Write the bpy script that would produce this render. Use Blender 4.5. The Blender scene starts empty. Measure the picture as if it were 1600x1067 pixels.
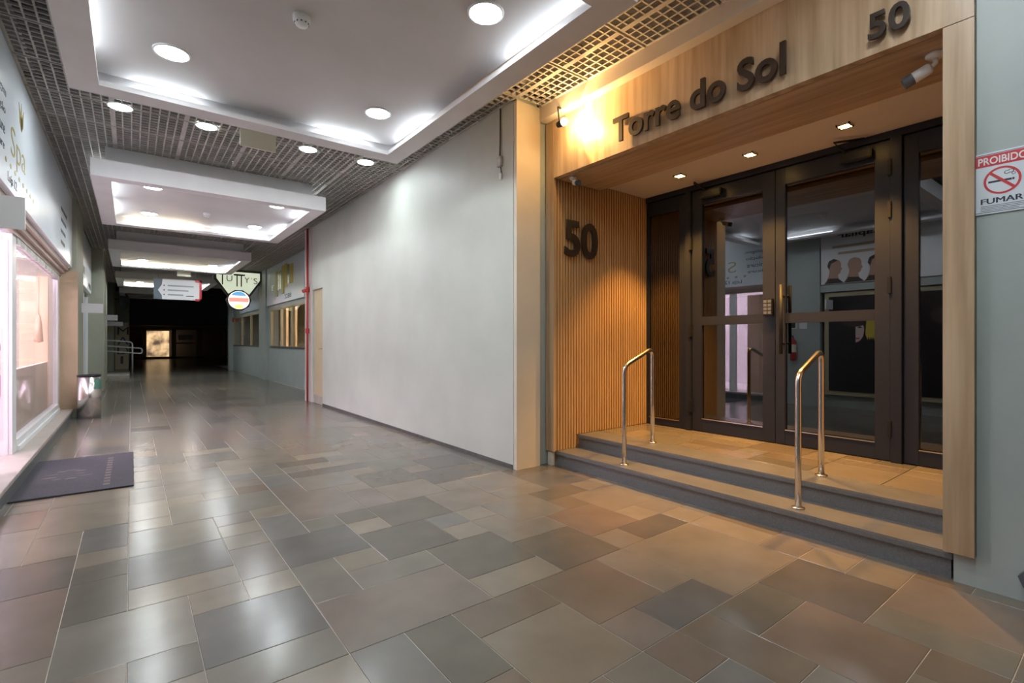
import bpy, bmesh, math, random
from mathutils import Vector, Matrix
random.seed(7)
sc = bpy.context.scene
col = sc.collection

# ------------------------------------------------------------------ camera, world, exposure
F, HC = 775.0, 1.3                      # focal length in pixels (1600 wide), eye height
TH = math.atan(595 / 775.0)             # the corridor runs along +Y, the camera is turned to the right
cam_d = bpy.data.cameras.new('camera')
cam_d.sensor_width = 36.0
cam_d.lens = 36.0 * F / 1600.0
cam_d.clip_end = 200
cam = bpy.data.objects.new('camera', cam_d)
cam.location = (0, 0, HC)
cam.rotation_euler = (math.pi / 2, 0, -TH)
col.objects.link(cam)
sc.camera = cam

world = bpy.data.worlds.new('world')
world.use_nodes = True
bg = world.node_tree.nodes['Background']
bg.inputs[0].default_value = (0, 0, 0, 1)
bg.inputs[1].default_value = 0.0      # indoors: no sky or daylight shows in the photograph
sc.world = world
sc.view_settings.view_transform = 'Standard'
sc.view_settings.look = 'None'
sc.view_settings.gamma = 1.0
sc.view_settings.use_curve_mapping = False
sc.view_settings.exposure = 0.36

DOWN = 120.0      # emission strength of the round ceiling downlights
TUBE = 18.0       # fluorescent tubes in the coves
SPOT = 70.0      # amber entrance downlights

# ------------------------------------------------------------------ materials
MATS = {}
def mat(name, color, rough=0.6, metal=0.0, var=0.0, scale=4.0, bump=0.0, bscale=40.0, stretch=(1, 1, 1), color2=None,
        emit=None, estr=0.0, spec=0.5, coat=0.0, detail=4.0, objrand=0.0):
    if name in MATS: return MATS[name]
    m = bpy.data.materials.new(name); m.use_nodes = True
    nt = m.node_tree; b = nt.nodes['Principled BSDF']
    b.inputs['Roughness'].default_value = rough
    b.inputs['Metallic'].default_value = metal
    b.inputs['Specular IOR Level'].default_value = spec
    b.inputs['Coat Weight'].default_value = coat
    b.inputs['Coat Roughness'].default_value = 0.12
    c = tuple(color) + (1,)
    b.inputs['Base Color'].default_value = c
    if var or bump or color2:
        tc = nt.nodes.new('ShaderNodeTexCoord'); mp = nt.nodes.new('ShaderNodeMapping')
        mp.inputs['Scale'].default_value = stretch
        nt.links.new(tc.outputs['Object'], mp.inputs['Vector'])
        vec = mp.outputs['Vector']
        if objrand:
            oi = nt.nodes.new('ShaderNodeObjectInfo'); ad = nt.nodes.new('ShaderNodeVectorMath'); ad.operation = 'ADD'
            ml = nt.nodes.new('ShaderNodeVectorMath'); ml.operation = 'SCALE'; ml.inputs['Scale'].default_value = 1.0
            nt.links.new(oi.outputs['Location'], ml.inputs[0])
            nt.links.new(vec, ad.inputs[0]); nt.links.new(ml.outputs[0], ad.inputs[1]); vec = ad.outputs[0]
    if var or color2:
        n = nt.nodes.new('ShaderNodeTexNoise'); n.inputs['Scale'].default_value = scale; n.inputs['Detail'].default_value = detail
        nt.links.new(vec, n.inputs['Vector'])
        r = nt.nodes.new('ShaderNodeValToRGB')
        c2 = tuple(color2) if color2 else tuple(min(1, x * (1 + var)) for x in color)
        c1 = tuple(color) if color2 else tuple(x * (1 - var) for x in color)
        r.color_ramp.elements[0].position = 0.3; r.color_ramp.elements[1].position = 0.7
        r.color_ramp.elements[0].color = c1 + (1,); r.color_ramp.elements[1].color = c2 + (1,)
        nt.links.new(n.outputs['Fac'], r.inputs['Fac']); nt.links.new(r.outputs['Color'], b.inputs['Base Color'])
    if bump:
        n2 = nt.nodes.new('ShaderNodeTexNoise'); n2.inputs['Scale'].default_value = bscale; n2.inputs['Detail'].default_value = 5
        nt.links.new(vec, n2.inputs['Vector'])
        bp = nt.nodes.new('ShaderNodeBump'); bp.inputs['Strength'].default_value = bump; bp.inputs['Distance'].default_value = 0.01
        nt.links.new(n2.outputs['Fac'], bp.inputs['Height']); nt.links.new(bp.outputs['Normal'], b.inputs['Normal'])
    if emit:
        b.inputs['Emission Color'].default_value = tuple(emit) + (1,)
        b.inputs['Emission Strength'].default_value = estr
    MATS[name] = m
    return m

def glass_mat(name, tint, gloss, gmax=0.9):
    m = bpy.data.materials.new(name); m.use_nodes = True
    nt = m.node_tree; nt.nodes.clear()
    out = nt.nodes.new('ShaderNodeOutputMaterial'); mx = nt.nodes.new('ShaderNodeMixShader')
    tr = nt.nodes.new('ShaderNodeBsdfTransparent'); tr.inputs[0].default_value = tuple(tint) + (1,)
    gl = nt.nodes.new('ShaderNodeBsdfGlossy'); gl.inputs['Roughness'].default_value = 0.0
    gl.inputs[0].default_value = (0.93, 0.95, 1, 1)
    fr = nt.nodes.new('ShaderNodeLayerWeight'); fr.inputs[0].default_value = 0.3
    mr = nt.nodes.new('ShaderNodeMapRange'); mr.inputs['To Min'].default_value = gloss; mr.inputs['To Max'].default_value = gmax
    nt.links.new(fr.outputs['Fresnel'], mr.inputs['Value']); nt.links.new(mr.outputs[0], mx.inputs[0])
    nt.links.new(tr.outputs[0], mx.inputs[1]); nt.links.new(gl.outputs[0], mx.inputs[2]); nt.links.new(mx.outputs[0], out.inputs[0])
    MATS[name] = m; return m

M = dict(
    wall=mat('pale_green_plaster', (0.55, 0.585, 0.53), 0.5, var=0.06, scale=1.3, bump=0.12, bscale=30),
    green=mat('sage_green_paint', (0.40, 0.45, 0.435), 0.45, var=0.05, scale=2.0, bump=0.08, bscale=25),
    beige=mat('cream_pilaster_paint', (0.68, 0.62, 0.51), 0.6, var=0.05, scale=2, bump=0.05),
    cream=mat('cream_plaster', (0.70, 0.62, 0.54), 0.7, var=0.03, scale=2),
    white=mat('white_paint', (0.74, 0.72, 0.73), 0.5, var=0.05, scale=2.5),
    plate=mat('off_white_gypsum', (0.66, 0.64, 0.65), 0.6, var=0.05, scale=1.5),
    grille=mat('dusty_grey_grille', (0.45, 0.425, 0.395), 0.7, var=0.15, scale=9),
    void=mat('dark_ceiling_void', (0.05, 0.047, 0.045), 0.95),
    grout=mat('pale_cement_grout', (0.48, 0.43, 0.36), 0.7, var=0.2, scale=6),
    granite=mat('dark_grey_granite', (0.145, 0.15, 0.157), 0.4, var=0.16, scale=90, bump=0.05, bscale=200),
    tread=mat('grey_tread_stone', (0.15, 0.147, 0.145), 0.3, var=0.14, scale=5),
    wood=mat('ash_wood_veneer', (0.35, 0.23, 0.13), 0.36, color2=(0.60, 0.44, 0.29), scale=1.6, stretch=(9, 9, 0.5), detail=6),
    slat=mat('slatted_oak', (0.50, 0.30, 0.13), 0.45, color2=(0.60, 0.38, 0.18), scale=3, stretch=(14, 14, 0.8), objrand=1),
    woodback=mat('slat_backing_wood', (0.50, 0.30, 0.13), 0.7),
    woodsoff=mat('ash_wood_veneer_crosswise', (0.35, 0.23, 0.13), 0.36, color2=(0.60, 0.44, 0.29), scale=1.6, stretch=(9, 0.5, 9), detail=6),
    frame=mat('charcoal_door_paint', (0.024, 0.026, 0.037), 0.34, spec=0.22),
    black=mat('black_metal', (0.018, 0.018, 0.02), 0.4, spec=0.2),
    steel=mat('brushed_stainless_steel', (0.66, 0.63, 0.61), 0.24, metal=1.0),
    letter=mat('dark_brown_letter', (0.040, 0.026, 0.020), 0.35),
    dark=mat('grey_interior_paint', (0.20, 0.19, 0.185), 0.8),
    whitep=mat('white_plastic', (0.82, 0.83, 0.84), 0.35),
    greyp=mat('grey_plastic', (0.10, 0.11, 0.13), 0.4),
    signw=mat('white_sign_face', (0.72, 0.78, 0.84), 0.3, var=0.03, scale=1.5),
    signred=mat('sign_red', (0.62, 0.04, 0.05), 0.4),
    signblk=mat('sign_navy_black', (0.03, 0.035, 0.06), 0.4),
    gold=mat('gold_print', (0.50, 0.42, 0.16), 0.35, metal=0.4),
    mat_=mat('dark_grey_door_mat', (0.055, 0.055, 0.066), 0.95, var=0.2, scale=60, bump=0.5, bscale=250),
    matp=mat('faded_mat_print', (0.13, 0.115, 0.10), 0.95),
    kerb=mat('grey_beige_kerb_stone', (0.45, 0.41, 0.37), 0.4, var=0.08, scale=6),
    kerbd=mat('dark_kerb_riser', (0.10, 0.095, 0.09), 0.6, var=0.2, scale=12),
    brown=mat('tan_panel', (0.48, 0.36, 0.24), 0.6, var=0.08, scale=3),
    olive=mat('olive_grey_paint', (0.36, 0.37, 0.29), 0.6, var=0.05),
    shopw=mat('shop_pink_white_wall', (0.86, 0.85, 0.85), 0.7),
    shopwood=mat('shop_pale_wood', (0.62, 0.45, 0.30), 0.6, var=0.1, scale=3, stretch=(4, 4, 0.4)),
    red=mat('red_pipe_paint', (0.45, 0.035, 0.03), 0.4),
    pinkpipe=mat('pinkish_white_paint', (0.66, 0.57, 0.55), 0.5),
    ydoor=mat('cream_yellow_door', (0.60, 0.50, 0.32), 0.5, var=0.04),
    bluew=mat('lilac_blue_panel', (0.32, 0.37, 0.52), 0.6, var=0.04, scale=0.3),
    fframe=mat('beige_timber_frame', (0.46, 0.40, 0.26), 0.5),
    skin=mat('poster_skin_print', (0.50, 0.30, 0.22), 0.5), hair=mat('poster_hair_print', (0.06, 0.04, 0.035), 0.5),
    posterw=mat('poster_white_print', (0.80, 0.80, 0.82), 0.4), posterd=mat('poster_black_print', (0.02, 0.018, 0.022), 0.35),
    yellow=mat('poster_yellow_print', (0.62, 0.47, 0.08), 0.5), pale=mat('poster_pale_skin', (0.62, 0.50, 0.47), 0.5),
    teal=mat('green_sticker', (0.10, 0.27, 0.20), 0.5), yplate=mat('yellowed_plate', (0.86, 0.83, 0.66), 0.5),
    dgold=mat('dark_gold_print', (0.22, 0.17, 0.04), 0.5),
    ystroke=mat('yellow_stroke_print', (0.62, 0.47, 0.05), 0.4),
    railp=mat('grey_rail_paint', (0.52, 0.55, 0.56), 0.35),
    tube_body=mat('dirty_white_fixture', (0.55, 0.54, 0.52), 0.6, var=0.4, scale=12),
    led=mat('downlight_glow', (1, 1, 1), 0.5, emit=(0.90, 0.97, 1.0), estr=DOWN),
    tube=mat('fluorescent_glow', (1, 1, 1), 0.5, emit=(0.86, 0.96, 1.0), estr=TUBE),
    tubed=mat('dim_fluorescent_glow', (1, 1, 1), 0.5, emit=(0.86, 0.96, 1.0), estr=12.0),
    tubew=mat('warm_fluorescent_glow', (1, 1, 1), 0.5, emit=(1.0, 0.86, 0.62), estr=TUBE * 2.0),
    amber=mat('amber_reflector', (0.80, 0.76, 0.68), 0.2, metal=1.0),
    ambl=mat('amber_lamp_glow', (1, 0.7, 0.3), 0.5, emit=(1.0, 0.60, 0.18), estr=SPOT),
    bulb=mat('warm_bulb_glow', (1, 0.7, 0.3), 0.5, emit=(1.0, 0.66, 0.28), estr=480.0),
    signglow=mat('lit_sign_face', (0.8, 0.85, 0.7), 0.4, emit=(0.86, 0.95, 0.72), estr=0.5),
    redglow=mat('lit_sign_red', (0.8, 0.2, 0.15), 0.4, emit=(1.0, 0.35, 0.28), estr=0.9),
    whiteglow=mat('lit_sign_white', (0.9, 0.9, 0.9), 0.4, emit=(1.0, 0.92, 0.86), estr=1.0),
    blueglow=mat('lit_sign_blue', (0.1, 0.3, 0.6), 0.4, emit=(0.15, 0.45, 0.8), estr=0.8),
    yelglow=mat('lit_sign_yellow', (0.7, 0.7, 0.2), 0.4, emit=(0.85, 0.85, 0.25), estr=0.8),
    dglass=glass_mat('dark_door_glass', (0.30, 0.30, 0.32), 0.145, 0.55),
    sglass=glass_mat('shop_window_glass', (0.97, 0.96, 0.97), 0.02, 0.22),
)
# stone floor tile shades
SH = dict(
    blue=(0.215, 0.215, 0.215), dblue=(0.15, 0.15, 0.155), olive=(0.15, 0.14, 0.118), dark=(0.135, 0.122, 0.112),
    mauve=(0.245, 0.208, 0.19), tan=(0.27, 0.235, 0.192), lt=(0.315, 0.275, 0.222), brown=(0.205, 0.165, 0.13),
    red=(0.225, 0.172, 0.142), grey=(0.235, 0.222, 0.198), green=(0.205, 0.205, 0.182))
SH = {k: tuple((0.74 * v[i] + 0.26 * (0.215, 0.193, 0.165)[i]) * (0.77, 0.745, 0.70)[i] for i in range(3)) for k, v in SH.items()}
TM = {k: mat('slate_' + k, v, 0.21, var=0.11, scale=3.2, bump=0.07, bscale=5.5, objrand=1, detail=7) for k, v in SH.items()}
for k in TM: TM[k].node_tree.nodes['Principled BSDF'].inputs['Specular IOR Level'].default_value = 0.6

# ------------------------------------------------------------------ helpers
def root_loc(p):
    v = Vector((0, 0, 0))
    while p is not None:
        v += p.location; p = p.parent
    return v
def link(name, me, m=None, parent=None, smooth=False, base=None):
    """world-space mesh -> object; top-level meshes get their origin at the base"""
    me.name = name
    if m is not None: me.materials.append(m)
    o = bpy.data.objects.new(name, me); col.objects.link(o)
    if parent is not None:
        o.parent = parent; me.transform(Matrix.Translation(-root_loc(parent)))
    else:
        if base is None:
            xs = [v.co for v in me.vertices]
            base = Vector(((min(c.x for c in xs) + max(c.x for c in xs)) / 2, (min(c.y for c in xs) + max(c.y for c in xs)) / 2, min(c.z for c in xs)))
        base = Vector(base)
        me.transform(Matrix.Translation(-base)); o.location = base
    if smooth:
        for p in me.polygons: p.use_smooth = True
    return o
def tag(o, label, cat=None, group=None, kind=None):
    o['label'] = label
    if cat: o['category'] = cat
    if group: o['group'] = group
    if kind: o['kind'] = kind
    return o
def struct(o, label=None):
    o['kind'] = 'structure'
    if label: o['label'] = label
    return o
def thing(name, loc, label, cat, group=None):
    o = bpy.data.objects.new(name, None); o.empty_display_size = 0.1
    o.location = loc; col.objects.link(o)
    return tag(o, label, cat, group)
def sempty(name, loc, label=None):
    o = bpy.data.objects.new(name, None); o.empty_display_size = 0.1; o.location = loc; col.objects.link(o)
    return struct(o, label)
def to_mesh(bm):
    me = bpy.data.meshes.new('m'); bmesh.ops.recalc_face_normals(bm, faces=bm.faces); bm.to_mesh(me); bm.free(); return me
def add_box(bm, x0, x1, y0, y1, z0, z1):
    vs = [bm.verts.new((x, y, z)) for x in (x0, x1) for y in (y0, y1) for z in (z0, z1)]
    fs = []
    for f in ((0, 1, 3, 2), (4, 6, 7, 5), (0, 4, 5, 1), (2, 3, 7, 6), (0, 2, 6, 4), (1, 5, 7, 3)):
        fs.append(bm.faces.new([vs[i] for i in f]))
    return fs
def box(name, x0, x1, y0, y1, z0, z1, m, parent=None, bevel=0.0):
    bm = bmesh.new(); add_box(bm, x0, x1, y0, y1, z0, z1)
    if bevel: bmesh.ops.bevel(bm, geom=list(bm.edges), offset=bevel, segments=2, affect='EDGES')
    return link(name, to_mesh(bm), m, parent)
def boxes(name, L, m, parent=None):
    bm = bmesh.new()
    for b in L: add_box(bm, *b)
    return link(name, to_mesh(bm), m, parent)
def lathe(name, prof, cx, cy, m, parent=None, n=32, axis=None, smooth=True):
    """prof: (r,z) list; axis: optional matrix applied before translation"""
    bm = bmesh.new(); rings = []
    for r, z in prof:
        rings.append([bm.verts.new((r * math.cos(2 * math.pi * k / n), r * math.sin(2 * math.pi * k / n), z)) for k in range(n)] if r > 1e-6 else [bm.verts.new((0, 0, z))])
    for a, b in zip(rings, rings[1:]):
        for k in range(n):
            l = [a[k % len(a)], a[(k + 1) % len(a)], b[(k + 1) % len(b)], b[k % len(b)]]
            u = []
            for v in l:
                if v not in u: u.append(v)
            if len(u) > 2: bm.faces.new(u)
    if axis is not None: bmesh.ops.transform(bm, matrix=axis, verts=bm.verts)
    bmesh.ops.translate(bm, vec=(cx, cy, 0), verts=bm.verts)
    return link(name, to_mesh(bm), m, parent, smooth)
def tube(name, pts, r, m, parent=None, n=14, caps=True):
    bm = bmesh.new(); P = [Vector(p) for p in pts]; rings = []; up = None
    for i, p in enumerate(P):
        t = (P[min(i + 1, len(P) - 1)] - P[max(i - 1, 0)]).normalized()
        if up is None:
            up = Vector((0, 0, 1)) if abs(t.z) < 0.9 else Vector((0, 1, 0))
        a = t.cross(up).normalized(); b = a.cross(t).normalized(); up = b
        rings.append([bm.verts.new(p + (a * math.cos(2 * math.pi * k / n) + b * math.sin(2 * math.pi * k / n)) * r) for k in range(n)])
    for A, B in zip(rings, rings[1:]):
        for k in range(n): bm.faces.new((A[k], A[(k + 1) % n], B[(k + 1) % n], B[k]))
    if caps: bm.faces.new(rings[0]); bm.faces.new(rings[-1])
    return link(name, to_mesh(bm), m, parent, True)
def arc(p, a, b, r, n=7):
    """round the corner p between directions to a and to b"""
    p, a, b = Vector(p), Vector(a), Vector(b)
    u, v = (a - p).normalized(), (b - p).normalized()
    s, e = p + u * r, p + v * r
    return [(1 - t) ** 2 * s + 2 * t * (1 - t) * p + t * t * e for t in [k / (n - 1) for k in range(n)]]
FR = dict(mx=Matrix(((0, 0, -1, 0), (-1, 0, 0, 0), (0, 1, 0, 0), (0, 0, 0, 1))),      # faces -X, reads towards -Y
          my=Matrix(((1, 0, 0, 0), (0, 0, -1, 0), (0, 1, 0, 0), (0, 0, 0, 1))),       # faces -Y, reads towards +X
          px=Matrix(((0, 0, 1, 0), (1, 0, 0, 0), (0, 1, 0, 0), (0, 0, 0, 1))),        # faces +X, reads towards +Y
          pz=Matrix.Identity(4))
def flat(name, pts, face, org, m, parent=None, depth=0.001):
    """polygon in the (right, up) plane of a face, extruded towards the viewer"""
    bm = bmesh.new()
    f = bm.faces.new([bm.verts.new((x, y, 0)) for x, y in pts])
    if f.normal.z < 0: f.normal_flip()
    r = bmesh.ops.extrude_face_region(bm, geom=[f])
    bmesh.ops.translate(bm, vec=(0, 0, depth), verts=[v for v in r['geom'] if isinstance(v, bmesh.types.BMVert)])
    bmesh.ops.transform(bm, matrix=Matrix.Translation(org) @ FR[face], verts=bm.verts)
    return link(name, to_mesh(bm), m, parent)
def rectp(x0, x1, y0, y1): return [(x0, y0), (x1, y0), (x1, y1), (x0, y1)]
def ell(cx, cy, rx, ry, n=24, a0=0, a1=2 * math.pi): return [(cx + rx * math.cos(a0 + (a1 - a0) * k / n), cy + ry * math.sin(a0 + (a1 - a0) * k / n)) for k in range(n if a1 - a0 > 6.2 else n + 1)]
def text_mesh(s, extrude=0.0, offset=0.0, shear=0.0):
    cu = bpy.data.curves.new('t', 'FONT'); cu.body = s; cu.size = 1.0; cu.extrude = extrude; cu.offset = offset; cu.shear = shear
    cu.resolution_u = 4
    o = bpy.data.objects.new('t', cu); col.objects.link(o)
    bpy.context.view_layer.update()
    me = bpy.data.meshes.new_from_object(o.evaluated_get(bpy.context.evaluated_depsgraph_get()))
    bpy.data.objects.remove(o); bpy.data.curves.remove(cu)
    return me
def bb(me):
    xs = [v.co.x for v in me.vertices]; ys = [v.co.y for v in me.vertices]
    return min(xs), max(xs), min(ys), max(ys)
def place_text(name, s, face, org, w, h, m, parent=None, depth=0.001, bold=0.0, shear=0.0):
    """text fitted to w x h (lower left corner at org)"""
    me = text_mesh(s, 0.02, bold, shear)
    x0, x1, y0, y1 = bb(me)
    T = Matrix.Translation(org) @ FR[face] @ Matrix.Diagonal((w / (x1 - x0), h / (y1 - y0), depth / 0.04, 1)) @ Matrix.Translation((-x0, -y0, 0.02))
    me.transform(T)
    return link(name, me, m, parent)
def letters(s, face, org, w, cap, m, parent, depth, bold=0.0):
    """separate raised letters: each one a part; cap = capital height, baseline at org"""
    full = text_mesh(s, 0, bold); X0, X1, _, _ = bb(full); capm = text_mesh('T', 0, bold); _, _, c0, c1 = bb(capm)
    for i, ch in enumerate(s):
        if ch == ' ': continue
        pre = text_mesh(s[:i + 1], 0, bold); a = text_mesh(ch, 0.02, bold)
        off = bb(pre)[1] - bb(a)[1]
        T = Matrix.Translation(org) @ FR[face] @ Matrix.Diagonal((w / (X1 - X0), cap / (c1 - c0), depth / 0.04, 1)) @ Matrix.Translation((off - X0, -c0, 0.02))
        a.transform(T); link('letter', a, m, parent)

# ------------------------------------------------------------------ the floor: stone tiles on a quarter-metre module
MX, MY, OX, OY = 0.2455, 0.2445, -0.26, 0.585
fl = bmesh.new()
add_box(fl, -1.3, 4.0, -4.5, 31.0, -0.1, -0.003)
add_box(fl, -1.3, 8.0, 31.0, 46.0, -0.1, -0.003)
floor = struct(link('floor', to_mesh(fl), M['grout'], base=(0, 0, 0)), 'floor of mixed grey and brown slate tiles with pale joints')
traced = [(7, 7, 2, 2, 'olive'), (9, 6, 2, 2, 'olive'), (7, 6, 2, 1, 'lt'), (8, 4, 2, 2, 'brown'), (6, 5, 2, 1, 'brown'), (5, 4, 1, 2, 'olive'),
    (6, 3, 2, 2, 'tan'), (4, 6, 3, 2, 'mauve'), (5, 8, 2, 1, 'grey'), (6, 9, 2, 2, 'dark'), (7, 11, 2, 2, 'olive'), (8, 9, 1, 1, 'lt'), (6, 11, 1, 1, 'lt'),
    (5, 9, 1, 1, 'tan'), (10, 9, 2, 2, 'grey'), (10, 8, 1, 1, 'grey'), (11, 7, 2, 2, 'red'), (10, 4, 1, 2, 'tan'), (9, 8, 1, 2, 'tan'),
    (12, 1, 2, 2, 'dark'), (10, 2, 2, 1, 'olive'), (10, 0, 2, 2, 'red'), (9, 1, 1, 2, 'brown'), (14, 2, 1, 1, 'lt'), (14, 1, 1, 1, 'tan'), (13, -1, 2, 2, 'mauve'),
    (12, -1, 1, 2, 'green'), (11, -1, 1, 1, 'brown'), (2, 7, 2, 2, 'dblue'), (-2, 9, 2, 3, 'red'), (0, 8, 2, 2, 'grey'), (2, 9, 1, 1, 'tan'),
    (4, 10, 2, 2, 'dblue'), (3, 10, 1, 2, 'mauve'), (1, 11, 2, 2, 'dblue'), (0, 14, 1, 2, 'dblue'), (5, 13, 2, 3, 'mauve'), (7, 15, 1, 1, 'tan'),
    (7, 13, 1, 2, 'mauve'), (8, 13, 2, 2, 'tan'), (10, 14, 2, 2, 'dark'), (8, 15, 1, 2, 'olive'), (7, 19, 1, 1, 'lt'), (6, 20, 2, 1, 'dark'), (5, 12, 1, 1, 'green'),
    (6, 12, 1, 1, 'olive'), (7, 21, 2, 1, 'lt'), (4, 12, 1, 2, 'blue'), (9, 17, 2, 2, 'green'), (7, 18, 2, 1, 'dark'), (5, 17, 1, 2, 'blue'), (9, 11, 2, 2, 'tan'),
    (11, 25, 1, 1, 'lt'), (12, 6, 2, 1, 'dark'), (12, 10, 2, 1, 'olive'), (13, 2, 1, 0, 'tan'), (2, 6, 2, 1, 'grey'), (9, 13, 1, 1, 'tan'),
    (3, 9, 1, 1, 'lt'), (1, 10, 2, 1, 'tan'), (4, 8, 1, 2, 'grey'), (2, 5, 2, 1, 'lt'), (13, 8, 2, 2, 'tan'), (8, 3, 1, 1, 'mauve'), (14, 4, 1, 2, 'lt'), (11, 3, 3, 3, 'tan'),
    (11, 16, 2, 2, 'dark'), (4, 4, 1, 2, 'blue')]
IX0, IX1, IY0, IY1 = -3, 16, -20, 128
occ = {}
tiles = []
for i, j, w, h, c in traced:
    if h == 0: continue
    cells = [(a, b) for a in range(i, i + w) for b in range(j, j + h)]
    if any(k in occ for k in cells): continue
    for k in cells: occ[k] = 1
    tiles.append((i, j, w, h, c))
rt = random.Random(3)
sizes = [(2, 2), (2, 1), (1, 2), (2, 2), (3, 2), (1, 1), (2, 3), (1, 1)]
pal = ['grey'] * 4 + ['tan'] * 3 + ['lt', 'mauve', 'mauve', 'brown', 'blue', 'blue', 'green', 'green', 'olive', 'dblue', 'dark', 'red']
for j in range(IY0, IY1):
    for i in range(IX0, IX1):
        if (i, j) in occ: continue
        o_ = sizes[:]; rt.shuffle(o_)
        for w, h in o_ + [(1, 1)]:
            cells = [(a, b) for a in range(i, i + w) for b in range(j, j + h)]
            if i + w <= IX1 and all(k not in occ for k in cells): break
        for k in cells: occ[k] = 1
        tiles.append((i, j, w, h, rt.choice(pal)))
def tile_rect(t):
    i, j, w, h, c = t
    return OX + i * MX, OX + (i + w) * MX, OY + j * MY, OY + (j + h) * MY
def seen(t):
    x0, x1, y0, y1 = tile_rect(t)
    s, c = math.sin(TH), math.cos(TH)
    for X in (x0, x1):
        for Y in (y0, y1):
            d = X * s + Y * c
            if d > 0.3:
                px = 800 + F * (X * c - Y * s) / d; py = 533 + F * HC / d
                if -40 < px < 1640 and py < 1110: return d
    return None
near = sorted([(seen(t), t) for t in tiles if seen(t)], key=lambda a: a[0] / math.sqrt(a[1][2] * a[1][3]))
part_tiles = set(id(t) for _, t in near[:296])
tile_me = {}
def tile_mesh(w, h, g=0.0019, th=0.03, ux=MX, uy=MY):
    k = (w, h, ux)
    if k not in tile_me:
        bm = bmesh.new(); a, b = w * ux / 2 - g, h * uy / 2 - g
        add_box(bm, -a, a, -b, b, -th, 0)
        top = [e for e in bm.edges if all(abs(v.co.z) < 1e-6 for v in e.verts)]
        bmesh.ops.bevel(bm, geom=top, offset=0.0012, segments=1, affect='EDGES')
        me = to_mesh(bm); me.name = 'tile'; me.materials.append(TM['grey']); tile_me[k] = me
    return tile_me[k]
rest = bmesh.new(); keys = list(TM)
for t in tiles:
    x0, x1, y0, y1 = tile_rect(t)
    if id(t) in part_tiles:
        o = bpy.data.objects.new('tile', tile_mesh(t[2], t[3])); col.objects.link(o); o.parent = floor
        o.location = ((x0 + x1) / 2, (y0 + y1) / 2, 0)
        o.rotation_euler = (rt.uniform(-1, 1) * 0.0016, rt.uniform(-1, 1) * 0.0016, 0)
        o.material_slots[0].link = 'OBJECT'; o.material_slots[0].material = TM[t[4]]
    else:
        g = 0.0019
        for f in add_box(rest, x0 + g, x1 - g, y0 + g, y1 - g, -0.02, 0): f.material_index = keys.index(t[4])
me = to_mesh(rest)
for k in keys: me.materials.append(TM[k])
o = link('tile_field', me, None, floor); o['kind'] = 'stuff'
# wide end of the corridor
far = bmesh.new()
for i in range(17):
    for j in range(30):
        x0, y0 = -0.09 + i * 0.47, 31.05 + j * 0.49
        if i < 8 and j < 2: continue
        for f in add_box(far, x0, min(x0 + 0.466, 7.9), y0, y0 + 0.486, -0.02, 0): f.material_index = rt.randrange(len(keys))
me = to_mesh(far)
for k in keys: me.materials.append(TM[k])
o = link('far_paving', me, None, floor); o['kind'] = 'stuff'

# ------------------------------------------------------------------ walls
ZG = 3.74          # underside of the egg-crate ceiling
wr = bmesh.new()
add_box(wr, 3.08, 3.9, 3.99, 10.33, 0, 4.2)
add_box(wr, 3.08, 3.9, 10.33, 11.02, 2.40, 4.2)
add_box(wr, 3.16, 3.9, 10.33, 11.02, 0, 2.40)
add_box(wr, 3.08, 3.9, 11.02, 11.5, 0, 4.2)
wall_right = struct(link('wall_right', to_mesh(wr), M['wall'], base=(3.08, 7, 0)), 'pale grey-green plaster corridor wall')
struct(box('baseboard_right', 3.068, 3.08, 4.0, 10.3, 0, 0.045, M['kerbd']), 'thin dark strip along the foot of the plaster wall')
d3 = sempty('door_3', (3.13, 10.68, 0.17), 'cream service door with a raised threshold in the plaster wall')
box('door_panel', 3.115, 3.16, 10.35, 11.0, 0.17, 2.39, M['ydoor'], d3)
box('threshold', 3.10, 3.16, 10.33, 11.02, 0.0, 0.165, M['kerb'], d3)
tube('door_lever', [(3.115, 10.44, 1.15), (3.07, 10.44, 1.15), (3.07, 10.54, 1.15)], 0.009, M['steel'], d3, 8)
bm = bmesh.new()                                    # window bay further down
add_box(bm, 3.70, 4.0, 11.5, 13.85, 0, 4.2); add_box(bm, 3.70, 3.85, 13.85, 18.05, 0, 1.12)
add_box(bm, 3.70, 3.85, 13.85, 18.05, 2.38, 4.2); add_box(bm, 3.70, 3.95, 18.05, 18.4, 0, 4.2)
add_box(bm, 3.60, 4.0, 18.4, 19.45, 0, 4.2)
add_box(bm, 3.66, 3.85, 19.45, 25.5, 0, 1.12); add_box(bm, 3.66, 3.85, 19.45, 25.5, 2.38, 4.2)
add_box(bm, 3.5, 7.9, 25.5, 25.9, 0, 4.2)
struct(link('wall_right_shops', to_mesh(bm), M['green'], base=(3.7, 15, 0)), 'sage green shop wall with window openings beyond the red pipe')
for n_, y0, y1, x in (('window_2', 13.85, 18.05, 3.72), ('window_3', 19.45, 25.4, 3.70)):
    w_ = sempty(n_, (x, (y0 + y1) / 2, 1.12), 'cream framed shop window ' + ('of three panes under the yellow striped board' if n_ == 'window_2' else 'of the bay behind the green pier'))
    k = 3
    for q in range(k + 1):
        yy = y0 + (y1 - y0) * q / k
        box('mullion', x - 0.03, x + 0.04, max(y0, yy - 0.05), min(y1, yy + 0.05), 1.12, 2.38, M['fframe'], w_)
    box('sill', x - 0.05, x + 0.06, y0, y1, 1.10, 1.15, M['kerbd'], w_); box('head_rail', x - 0.03, x + 0.04, y0, y1, 2.31, 2.38, M['fframe'], w_)
    for q in range(k):
        a, b = y0 + (y1 - y0) * q / k, y0 + (y1 - y0) * (q + 1) / k
        box('pane', x, x + 0.006, a + 0.05, b - 0.05, 1.15, 2.31, M['sglass'], w_)
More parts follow.
